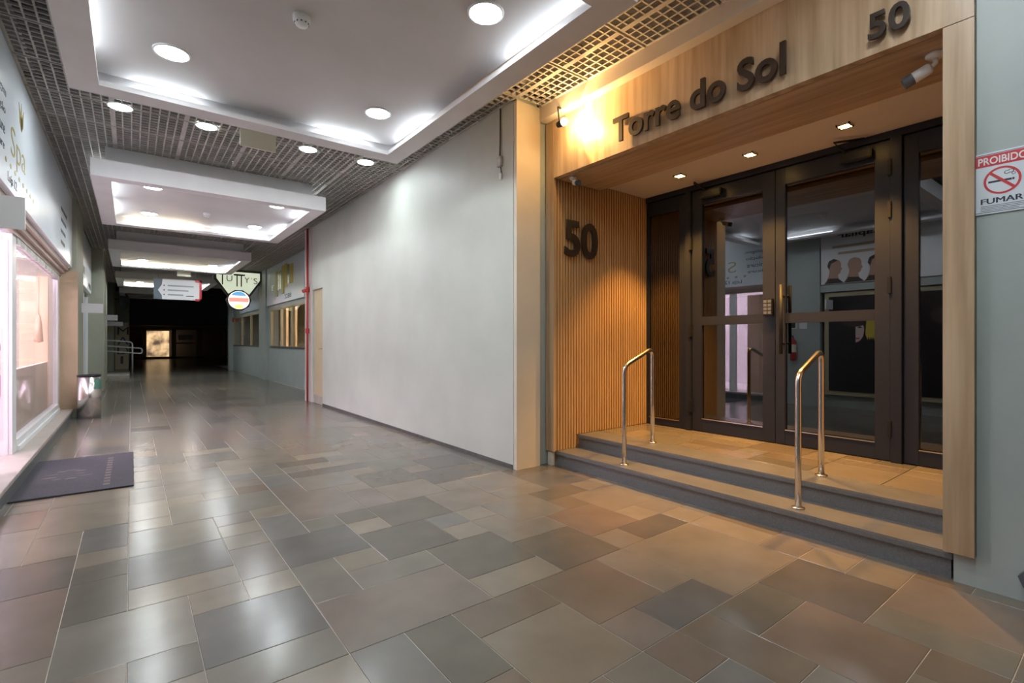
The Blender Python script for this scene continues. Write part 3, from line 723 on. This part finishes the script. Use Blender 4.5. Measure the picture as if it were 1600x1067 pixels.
for k in range(4): flat('print', rectp(0, 0.8 - 0.1 * k, 0, 0.05), 'px', (XL, 9.6, 3.2 - 0.16 * k), M['greyp'], sb, 0.002)
# kerb
kb = sempty('kerb', (-1.05, 8.1, 0), 'raised stone kerb with dark riser under the pink shop window'); kb.name = 'trim_5'
box('kerb_slab', -1.5, -0.785, 4.98, 11.3, 0.11, 0.15, M['kerb'], kb, 0.003); box('kerb_riser', -1.5, -0.80, 4.98, 11.3, 0.0, 0.11, M['granite'], kb)
# window
w1 = sempty('window_1', (-1.0, 9.2, 0.15), 'white framed shop window glowing pink above the stone kerb')
XF = -0.98
box('post', XF - 0.04, XF + 0.02, 5.95, 6.1, 0.15, 2.40, M['whitep'], w1); box('post', XF - 0.30, XF + 0.02, 7.1, 7.32, 0.15, 2.40, M['whitep'], w1); box('post', XF - 0.04, XF + 0.02, 11.05, 11.29, 0.15, 2.40, M['whitep'], w1)
box('bottom_rail', XF - 0.05, XF + 0.03, 7.32, 11.05, 0.15, 0.27, M['whitep'], w1); box('bottom_bead', XF + 0.03, XF + 0.05, 7.32, 11.05, 0.15, 0.20, M['whitep'], w1)
box('top_rail', XF - 0.05, XF + 0.03, 7.32, 11.05, 2.33, 2.40, M['tube_body'], w1)
box('pane', XF - 0.012, XF - 0.004, 7.32, 11.05, 0.27, 2.33, M['sglass'], w1)
box('pane', XF - 0.012, XF - 0.004, 4.98, 7.1, 0.15, 2.33, M['sglass'], w1)
for k in range(3): box('shutter_rail', XF + 0.0 + 0.035 * k, XF + 0.04 + 0.045 * k, 4.98, 11.29, 2.40 + 0.05 * k, 2.455 + 0.05 * k, mat('pinkish_shutter_rail', (0.5, 0.40, 0.36), 0.5), w1)
# interior
bm = bmesh.new(); add_box(bm, -3.4, -3.3, 4.0, 11.6, 0, 3); add_box(bm, -3.3, -1.5, 11.5, 11.6, 0, 3); add_box(bm, -3.3, -1.6, 4.3, 4.4, 0, 3)
add_box(bm, -3.3, -1.5, 4.3, 11.6, 2.9, 3.0); add_box(bm, -3.3, -1.5, 4.3, 11.6, 0.05, 0.15)
struct(link('wall_shop_pink', to_mesh(bm), M['shopw'], base=(-2.4, 8, 0)), 'pinkish white interior of the shop behind the white framed window')
t = thing('display_partition', (-1.35, 9.8, 0.15), 'pale wooden partition standing behind the pink shop window', 'partition')
box('board', -1.38, -1.05, 10.75, 10.8, 0.15, 2.33, M['shopwood'], t); box('board', -1.36, -1.30, 4.99, 5.85, 0.15, 2.38, M['shopwood'], t); box('low_board', -1.09, -1.05, 7.4, 10.7, 0.15, 0.98, mat('pale_beige_board', (0.74, 0.62, 0.50), 0.6, var=0.06), t)
t = thing('hanging_tassel', (-1.13, 10.5, 1.2), 'tan tassel bag hanging in the pink shop window', 'tassel')
tube('cord', [(-1.13, 10.5, 2.33), (-1.13, 10.5, 1.66)], 0.005, M['brown'], t, 6)
lathe('bag', [(0, 1.72), (0.02, 1.70), (0.04, 1.55), (0.055, 1.30), (0, 1.28)], -1.13, 10.5, M['brown'], t, 14)
t = thing('shop_pink_light_offscreen', (-2.2, 7.6, 2.85), 'row of pink tinted lights inside the shop behind the white framed window', 'light')
for k in range(3): box('diffuser_offscreen', -2.5, -1.9, 5.4 + 2 * k, 6.4 + 2 * k, 2.85, 2.88, mat('pink_shop_glow', (1, 1, 1), emit=(1.0, 0.76, 0.93), estr=38.0), t)
# piers, wall bays beyond
bm = bmesh.new()
add_box(bm, -1.6, -0.74, 11.3, 12.75, 0, 4.2); add_box(bm, -1.6, -0.58, 16.9, 18.0, 0, 4.2); add_box(bm, -1.6, -0.66, 20.9, 22.1, 0, 4.2)
add_box(bm, -1.6, -0.90, 12.75, 31.0, 2.45, 4.2); add_box(bm, -1.6, -0.95, 18.0, 31.0, 0, 2.45); add_box(bm, -1.6, -0.60, 28.2, 31.0, 0, 4.2)
add_box(bm, -1.6, -0.1, 31.0, 45.5, 0, 5.6)
struct(link('wall_left_far', to_mesh(bm), M['olive'], base=(-1, 20, 0)), 'olive grey piers and shop fronts beyond the pink shop')
struct(box('trim_6', -1.0, -0.725, 11.27, 11.30, 0.15, 2.50, M['brown']), 'tan panel at the end of the pink shop window')
w6 = sempty('window_6', (-0.92, 14.8, 0), 'pale glazed shop front between the olive piers')
box('pane', -0.93, -0.92, 12.75, 16.9, 0.15, 2.45, M['sglass'], w6); box('door_leaf', -1.15, -1.10, 12.75, 16.9, 0.0, 2.45, mat('pale_blue_screen', (0.62, 0.72, 0.76), 0.5), w6)
for yy in (12.75, 14.1, 15.5, 16.82): box('mullion', -0.96, -0.89, yy, yy + 0.08, 0, 2.45, M['whitep'], w6)
for k, (y0, y1, nm) in enumerate(((12.85, 16.8, 'white shop board with dark green brush strokes above the pale glazed front'), (18.1, 22.5, 'white shop board with dark blue strokes beyond the second olive pier'))):
    t = thing('shop_sign_board', (-0.84, (y0 + y1) / 2, 2.55), nm, 'sign')
    x = -0.82 - 0.0 * k
    box('board', x - 0.08, x, y0, y1, 2.52, 3.70, M['signw'], t)
    mm = M['teal'] if k == 0 else M['signblk']
    for q, (a, b, c, d, m) in enumerate(((0.3, 0.55, 0.2, 1.0, M['signblk']), (0.55, 0.8, 0.5, 0.95, M['signblk']), (0.75, 0.95, 0.15, 0.5, mm), (0.95, 1.6, 0.25, 0.42, M['signblk']), (2.9, 3.6, 0.06, 0.2, M['signblk']))):
        flat('print', [(a, c + 0.06), (b, c), (b + 0.08, d), (a + 0.05, d)], 'px', (x, y0, 2.52), m, t, 0.004)
# projecting blank plates
for yy, x0, x1, zc, nm in ((3.9, -0.80, -0.475, 2.02, 'before the pink shop window'), (12.3, -0.79, -0.425, 1.93, 'on the first olive pier above the bin'),
                    (20.6, -0.95, -0.35, 2.07, 'on the second olive pier'), (27.0, -0.95, -0.28, 2.05, 'above the dark letters near the ramp')):
    t = thing('projecting_plate', (x0, yy, zc - 0.09), 'blank white plate projecting from the left shops ' + nm, 'plate', 'blank projecting plates along the left shops')
    box('plate_board', x0, x1, yy - 0.012, yy + 0.012, zc - 0.09, zc + 0.09, M['posterw'], t); box('bracket', x0 - 0.05, x0 + 0.02, yy - 0.006, yy + 0.006, zc + 0.03, zc + 0.05, M['steel'], t)

# door mat
t = thing('door_mat', (-0.39, 6.45, 0.0), 'dark grey rubber door mat with faded ornament before the pink shop', 'door mat')
box('mat_body', -0.79, 0.02, 5.60, 7.30, 0.002, 0.014, M['mat_'], t, 0.004)
for k in range(9):
    a = k * 0.7; cx, cy = -0.48 + 0.09 * math.cos(a) * (1 + k / 9), 6.42 + 0.2 * math.sin(a)
    flat('print', ell(cx, cy, 0.035 + 0.01 * (k % 3), 0.012 + 0.008 * (k % 2), 12), 'pz', (0, 0, 0.0142), M['matp'], t, 0.0006)
for k in range(11): flat('print', rectp(-0.20, -0.155, 5.75 + k * 0.125, 5.82 + k * 0.125), 'pz', (0, 0, 0.0142), M['matp'], t, 0.0006)
# bin
t = thing('trash_bin', (-0.565, 11.02, 0), 'cylindrical stainless steel bin with black rim beside the tan panel', 'bin')
R_ = 0.158
lathe('body', [(0, 0.004), (R_, 0.004), (R_, 0.715), (R_ - 0.006, 0.715), (R_ - 0.006, 0.03), (0, 0.03)], -0.565, 11.02, M['steel'], t, 40)
lathe('rim', [(R_ - 0.012, 0.70), (R_ - 0.012, 0.738), (R_ + 0.003, 0.738), (R_ + 0.003, 0.712), (R_ + 0.001, 0.712)], -0.565, 11.02, M['black'], t, 40)
lathe('liner', [(R_ - 0.012, 0.70), (0.1, 0.60), (0, 0.58)], -0.565, 11.02, M['black'], t, 40)
bm = bmesh.new()
for k in range(6):
    a0, a1 = math.radians(-62 + 9 * k), math.radians(-62 + 9 * (k + 1)); r = R_ + 0.0012
    bm.faces.new([bm.verts.new((-0.565 + r * math.cos(a), 11.02 + r * math.sin(a), z)) for a, z in ((a0, 0.5), (a1, 0.5), (a1, 0.66), (a0, 0.66))])
link('sticker', to_mesh(bm), M['teal'], t)

# bay of posters opposite the doors (seen mirrored in the glass)
t = thing('hair_poster_board', (-0.82, 3.3, 2.43), 'white board with three male profile heads above the dark posters', 'poster')
box('board', XL - 0.03, XL, 1.62, 4.10, 2.43, 3.54, M['posterw'], t)
place_text('print', 'Capilar', 'px', (XL, 3.05, 3.28), 0.75, 0.14, M['signblk'], t, 0.002, 0.02)
for k in range(2): flat('print', rectp(0, 0.85 - 0.1 * k, 0, 0.05), 'px', (XL, 3.05, 3.12 - 0.13 * k), M['brown'], t, 0.002)
prof = [(0.0, 0.0), (0.22, 0.0), (0.20, 0.10), (0.24, 0.13), (0.25, 0.18), (0.275, 0.21), (0.25, 0.25), (0.255, 0.31), (0.22, 0.38), (0.13, 0.41), (0.05, 0.37), (0.02, 0.28), (0.05, 0.18), (0.04, 0.1)]
for k, (y0, hh) in enumerate(((3.70, 1), (3.36, 0), (3.02, 1))):
    # drawn from the back of the head (low Y) to the nose; the mirror turns it
    P_ = [(0.3 - x, y) for x, y in prof]
    flat('print', P_, 'px', (XL, y0, 2.50), M['skin'], t, 0.002)
    flat('print', [(0.0, 0), (0.34, 0), (0.26, 0.10), (0.10, 0.09)], 'px', (XL, y0, 2.44), M['hair'], t, 0.004)
    if hh: flat('print', [(0.1, 0.38), (0.17, 0.42), (0.26, 0.38), (0.29, 0.28), (0.25, 0.22), (0.22, 0.33)], 'px', (XL, y0, 2.50), M['hair'], t, 0.003)
for k, (y0, y1) in enumerate(((3.12, 3.98), (1.72, 2.62))):
    t = thing('fashion_poster', (-0.9, (y0 + y1) / 2, 0.33), 'dark poster of a pale half face ' + ('with yellow hair under the profile heads' if k == 0 else 'beside the poster with yellow hair'), 'poster')
    box('frame', XL - 0.10, XL - 0.06, y0 - 0.08, y1 + 0.08, 0.25, 2.26, M['fframe'], t); box('board', XL - 0.06, XL - 0.05, y0, y1, 0.33, 2.18, M['posterd'], t)
    X_ = XL - 0.05
    flat('print', ell(0.42, 1.18, 0.16, 0.23, 24), 'px', (X_, y0, 0.33), M['pale'], t, 0.002)
    flat('print', [(0.40, 0.9), (0.40, 1.45), (0.62, 1.45), (0.62, 0.9)], 'px', (X_, y0, 0.33), M['posterd'], t, 0.0022)
    flat('print', ell(0.33, 1.24, 0.035, 0.014, 12), 'px', (X_, y0, 0.33), M['posterd'], t, 0.003); flat('print', ell(0.37, 1.03, 0.04, 0.016, 12), 'px', (X_, y0, 0.33), M['signred'], t, 0.003)
    if k == 0:
        for q in range(4): flat('print', [(0.16 - q * 0.03, 1.42 - q * 0.03), (0.22 - q * 0.02, 1.44), (0.24 - q * 0.03, 1.1), (0.20 - q * 0.035, 1.0)], 'px', (X_, y0, 0.33), M['yellow'], t, 0.003 + q * 0.0003)
    flat('print', ell(0.42, 1.42, 0.26, 0.17, 20), 'px', (X_, y0, 0.33), M['hair'], t, 0.0024)
t = thing('wall_notice', (XL, 4.55, 1.55), 'small yellow edged notice beside a blank white one on the left column', 'notice')
box('notice_board', XL, XL + 0.004, 4.56, 4.72, 1.56, 1.74, M['yplate'], t); box('notice_print', XL + 0.004, XL + 0.005, 4.58, 4.70, 1.58, 1.72, M['posterd'], t); box('notice_board', XL, XL + 0.004, 4.36, 4.50, 1.56, 1.72, M['whitep'], t)
t = thing('fire_extinguisher', (-0.73, 4.60, 0.9), 'red fire extinguisher with beige label hung on the left column', 'fire extinguisher')
lathe('cylinder', [(0, 0.9), (0.055, 0.91), (0.058, 0.95), (0.058, 1.28), (0.035, 1.34), (0.018, 1.36), (0, 1.36)], -0.735, 4.60, M['red'], t, 24)
lathe('label', [(0.0585, 1.08), (0.0585, 1.24)], -0.735, 4.60, M['yplate'], t, 24); tube('valve', [(-0.735, 4.60, 1.36), (-0.735, 4.60, 1.41), (-0.70, 4.63, 1.41)], 0.012, M['black'], t, 8)

# ------------------------------------------------------------------ right side, further down
t = thing('fire_pipe', (3.04, 11.2, 0), 'red fire hydrant pipe running up the wall past the cream door', 'pipe')
tube('riser_pipe', [(3.022, 11.2, 0.0), (3.022, 11.2, 3.74)], 0.021, M['red'], t, 12)
for z in (2.42, 1.53): lathe('coupling', [(0.021, z - 0.06), (0.042, z - 0.05), (0.042, z + 0.05), (0.021, z + 0.06)], 3.022, 11.2, M['red'], t, 12)
tube('valve', [(3.022, 11.2, 2.42), (2.93, 11.25, 2.38)], 0.035, M['red'], t, 10)
struct(box('trim_7', 3.06, 3.085, 11.05, 11.15, 0, 3.74, M['pinkpipe']), 'pinkish painted strip beside the red pipe'); struct(box('trim_8', 3.05, 3.085, 11.3, 11.5, 0, 3.74, M['pinkpipe']), 'pinkish painted wall end behind the red pipe')
t = thing('shop_sign_board', (3.66, 16.1, 2.49), 'white shop board with yellow and grey vertical strokes above the cream framed window', 'sign')
box('board', 3.64, 3.695, 13.8, 18.38, 2.49, 3.73, M['signw'], t)
flat('print', [(0, 0.55), (0.55, 1.1), (1.7, 1.1), (1.7, 0.45), (1.2, 0.12)], 'mx', (3.64, 18.3, 2.49), mat('pale_green_print', (0.66, 0.72, 0.66), 0.4), t, 0.002)
for k, (a, w, z0, z1, m) in enumerate(((1.25, .28, .22, 1.0, 'ystroke'), (1.58, .18, .40, .92, 'steel'), (1.80, .22, .42, .98, 'steel'), (2.06, .30, .25, 1.10, 'ystroke'), (2.42, .32, .42, 1.12, 'ystroke'), (2.80, .2, .5, 1.06, 'steel'), (3.05, .34, .48, 1.04, 'ystroke'))):
    box('print_stroke', 3.625, 3.64, 18.3 - a - w, 18.3 - a, 2.49 + z0, 2.49 + z1, M[m], t)
place_text('print', 'E', 'mx', (3.638, 17.6, 2.95), 0.25, 0.16, M['steel'], t, 0.002); place_text('print', '2288', 'mx', (3.638, 15.9, 2.58), 0.75, 0.13, M['signblk'], t, 0.002)
t = box('shop_sign_board', 3.60, 3.655, 19.5, 23.4, 2.46, 3.73, M['signw']); tag(t, 'plain pale shop board beyond the green pier behind the lit shield sign', 'sign')
# shield shaped lit sign
t = thing('shield_sign', (2.89, 19.0, 2.35), "lit shield shaped sign reading Tutty's with a round badge below", 'sign')
def shield(ins, y, m, nm, dep):
    i = ins; pts = [(2.18 + i, 3.71 - i), (2.18 + i, 3.38 + i * 0.4), (2.55 + i * 0.6, 2.84 + i), (3.24 - i * 0.6, 2.84 + i), (3.60 - i, 3.38 + i * 0.4), (3.60 - i, 3.71 - i)]
    return flat(nm, pts, 'my', (0, y, 0), m, t, dep)
shield(0, 19.12, M['kerbd'], 'sign_box', 0.14); shield(0.06, 18.98, M['signglow'], 'sign_face', 0.004)
flat('badge_box', ell(2.895, 2.70, 0.375, 0.36, 10), 'my', (0, 19.12, 0), M['kerbd'], t, 0.16)
flat('badge_face', ell(2.895, 2.70, 0.32, 0.305, 24), 'my', (0, 18.96, 0), M['whiteglow'], t, 0.004)
flat('badge_print', ell(2.895, 2.72, 0.26, 0.27, 16, 0.5, math.pi - 0.5), 'my', (0, 18.955, 0), M['blueglow'], t, 0.003)
flat('badge_print', rectp(2.60, 3.19, 2.64, 2.78), 'my', (0, 18.952, 0), M['redglow'], t, 0.003)
flat('badge_print', ell(2.895, 2.48, 0.14, 0.07, 14), 'my', (0, 18.955, 0), M['yelglow'], t, 0.003)
for s_, x, z, w, h, m in (('T', 2.30, 3.20, 0.22, 0.38, 'kerbd'), ('U', 2.53, 3.32, 0.17, 0.20, 'kerbd'), ('T', 2.74, 3.16, 0.2, 0.42, 'kerbd'), ('T', 2.86, 3.16, 0.22, 0.42, 'kerbd'), ('Y', 3.06, 3.30, 0.16, 0.19, 'kerbd'), ("'", 3.265, 3.43, 0.02, 0.06, 'kerbd'), ('S', 3.34, 3.28, 0.13, 0.20, 'kerbd')):
    place_text('letter', s_, 'my', (x, 18.973, z), w, h, M[m], t, 0.003)
box('arm', 3.59, 3.66, 18.97, 19.05, 3.62, 3.68, M['kerbd'], t)
# arrow direction sign
t = thing('direction_sign', (1.05, 17.3, 2.5), 'hanging white direction board with dark arrow edge and red bracket', 'sign')
box('board', 0.50, 1.60, 17.29, 17.31, 2.51, 3.09, M['posterw'], t)
flat('print', [(0.50, 2.51), (0.70, 2.51), (0.69, 2.62), (0.60, 2.77), (0.69, 2.92), (0.71, 3.09), (0.50, 3.09)], 'my', (0, 17.29, 0), mat('slate_print', (0.12, 0.15, 0.18), 0.5), t, 0.003)
for k in range(3):
    flat('print', [(0.72, 2.905 - k * 0.13), (0.76, 2.93 - k * 0.13), (0.76, 2.88 - k * 0.13)], 'my', (0, 17.29, 0), M['signblk'], t, 0.003)
    flat('print', rectp(0.83, 1.46 - 0.13 * k, 2.885 - k * 0.13, 2.925 - k * 0.13), 'my', (0, 17.29, 0), mat('grey_print', (0.35, 0.38, 0.42), 0.5), t, 0.002)
flat('print', rectp(1.27, 1.46, 2.61, 2.635), 'my', (0, 17.29, 0), M['signblk'], t, 0.002)
for a in ((1.60, 1.66, 2.49, 3.10), (1.50, 1.66, 3.04, 3.10), (1.50, 1.66, 2.49, 2.55)): box('bracket', a[0], a[1], 17.28, 17.288, a[2], a[3], M['signred'], t)
for xx in (0.6, 1.5): tube('hanger', [(xx, 17.3, 3.08), (xx, 17.3, 3.75)], 0.004, M['steel'], t, 6)
# toilet sign and paper on the cross wall
t = thing('toilet_sign', (3.9, 25.48, 2.17), 'small red and white toilet sign on the green cross wall', 'sign')
box('board', 3.63, 3.90, 25.48, 25.5, 2.18, 2.36, M['signred'], t); box('board', 3.90, 4.14, 25.48, 25.5, 2.18, 2.36, M['whitep'], t); flat('print', ell(4.02, 2.27, 0.07, 0.05, 12), 'my', (0, 25.48, 0), M['greyp'], t, 0.003)
t = box('blank_board', 3.63, 4.1, 25.48, 25.499, 2.42, 2.80, M['signw']); tag(t, 'blank pale board above the toilet sign', 'board')

# ramp with handrail, letters pillar at the left
rp = bmesh.new(); vs = [rp.verts.new(p) for p in ((-0.94, 22.2, 0.002), (-0.05, 22.2, 0.002), (-0.05, 27.5, 0.002), (-0.94, 27.5, 0.002), (-0.94, 22.2, 0.10), (-0.05, 22.2, 0.10), (-0.05, 27.5, 0.01), (-0.94, 27.5, 0.01))]
for f in ((0, 1, 2, 3), (4, 5, 6, 7), (0, 1, 5, 4), (1, 2, 6, 5), (2, 3, 7, 6), (3, 0, 4, 7)): rp.faces.new([vs[i] for i in f])
tag(link('ramp', to_mesh(rp), M['kerb']), 'low grey access ramp by the left shops with a pale edge', 'ramp')
t = thing('ramp_handrail', (0.0, 25.5, 0.03), 'grey tubular handrail with looped end beside the low ramp', 'handrail')
tube('top_rail', [(-0.90, 25.5, 1.36)] + arc((0.04, 25.5, 1.28), (-0.9, 25.5, 1.36), (0.04, 25.5, 0.2), 0.14) + [(0.04, 25.5, 0.0)], 0.03, M['railp'], t, 10)
tube('loop_rail', [(-0.90, 25.5, 1.13)] + arc((0.36, 25.5, 1.02), (-0.9, 25.5, 1.13), (0.36, 25.5, 0.8), 0.10) + arc((0.36, 25.5, 0.80), (0.36, 25.5, 1.02), (-0.9, 25.5, 0.93), 0.10) + [(-0.90, 25.5, 0.93)], 0.028, M['railp'], t, 10)
t = thing('pillar_sign', (-0.35, 29.9, 0), 'cream pillar sign with dark letters reading MADI downwards', 'sign')
box('pillar', -0.66, -0.10, 29.95, 30.3, 0.0, 2.2, mat('cream_pillar', (0.66, 0.60, 0.40), 0.5), t)
for k, ch in enumerate('MADI'): place_text('letter', ch, 'my', (-0.52 if ch != 'I' else -0.40, 29.948, 1.62 - k * 0.46), 0.42 if ch != 'I' else 0.10, 0.36, M['signblk'], t, 0.01, 0.0)
t = thing('convex_mirror', (-0.27, 28.0, 2.7), 'dark round convex mirror on the olive wall above the letter pillar', 'mirror')
A = Matrix.Translation((0, 0, 3.1)) @ Matrix.Rotation(math.radians(62), 4, 'Z') @ Matrix.Rotation(math.radians(90), 4, 'X')
lathe('dish', [(0, 0.12), (0.2, 0.09), (0.36, 0.0), (0.38, -0.03), (0, -0.04)], -0.22, 27.9, M['greyp'], t, 24, axis=A); tube('arm', [(-0.59, 28.25, 3.2), (-0.25, 27.95, 3.1)], 0.02, M['steel'], t, 8)

# end wall
bm = bmesh.new(); add_box(bm, -0.1, 8.0, 45.7, 45.9, 2.30, 5.6); add_box(bm, 7.9, 8.0, 25.9, 45.7, 0, 5.6)
struct(link('wall_far', to_mesh(bm), M['cream'], base=(3, 45.7, 0)), 'far end wall of the corridor')
struct(box('wall_far_blue', -0.1, 7.9, 45.55, 45.68, 2.50, 4.88, M['bluew']), 'long lilac blue panel across the end wall')
sf = sempty('door_4', (3.4, 45.6, 0), 'row of beige framed glass shop doors under the lilac blue panel')
PXS = [(-0.1, 0.9), (2.40, 2.72), (4.00, 4.45), (5.80, 6.05), (7.6, 7.9)]
for a, b in PXS: box('post', a, b, 45.5, 45.62, 0, 2.28, M['fframe'], sf)
box('head_rail', -0.1, 7.9, 45.5, 45.62, 2.18, 2.45, M['fframe'], sf); box('bottom_rail', -0.1, 7.9, 45.5, 45.62, 0, 0.16, M['fframe'], sf)
for q in range(4): box('pane', PXS[q][1], PXS[q + 1][0], 45.56, 45.57, 0.16, 2.18, M['sglass'], sf)
for q in range(1, 3): box('push_bar', PXS[q][1], PXS[q + 1][0], 45.5, 45.53, 1.12, 1.22, mat('orange_push_bar', (0.5, 0.16, 0.05), 0.4), sf)
box('notice', 2.85, 3.8, 45.53, 45.545, 1.42, 1.82, M['posterw'], sf)
bm = bmesh.new(); add_box(bm, 2.4, 8, 47.0, 47.1, 0, 2.6)
struct(link('wall_far_interior', to_mesh(bm), M['dark'], base=(5, 47, 0)), 'dark interior behind the far glass doors')
lw = mat('sunlit_street_view', (0.3, 0.2, 0.1), 0.6, emit=(1, 0.7, 0.4), estr=1.0)  # bright street view painted into the glow of a flat panel
nt = lw.node_tree; nn = nt.nodes.new('ShaderNodeTexNoise'); nn.inputs['Scale'].default_value = 1.3; nn.inputs['Detail'].default_value = 6; cr = nt.nodes.new('ShaderNodeValToRGB')
cr.color_ramp.elements[0].position = 0.38; cr.color_ramp.elements[0].color = (0.10, 0.07, 0.05, 1); cr.color_ramp.elements[1].position = 0.62; cr.color_ramp.elements[1].color = (1.0, 0.68, 0.34, 1)
tcn = nt.nodes.new('ShaderNodeTexCoord'); nt.links.new(tcn.outputs['Object'], nn.inputs['Vector']); nt.links.new(nn.outputs['Fac'], cr.inputs['Fac']); nt.links.new(cr.outputs['Color'], nt.nodes['Principled BSDF'].inputs['Emission Color'])
struct(box('window_7', 0.9, 2.3, 46.0, 46.05, 0.1, 2.1, lw), 'warm lit street view behind the far glass door')
t = box('red_banner', 0.0, 0.62, 45.40, 45.48, 0.05, 1.78, mat('dull_red_banner', (0.30, 0.05, 0.05), 0.5)); tag(t, 'red stand-up banner against the far end wall', 'banner')
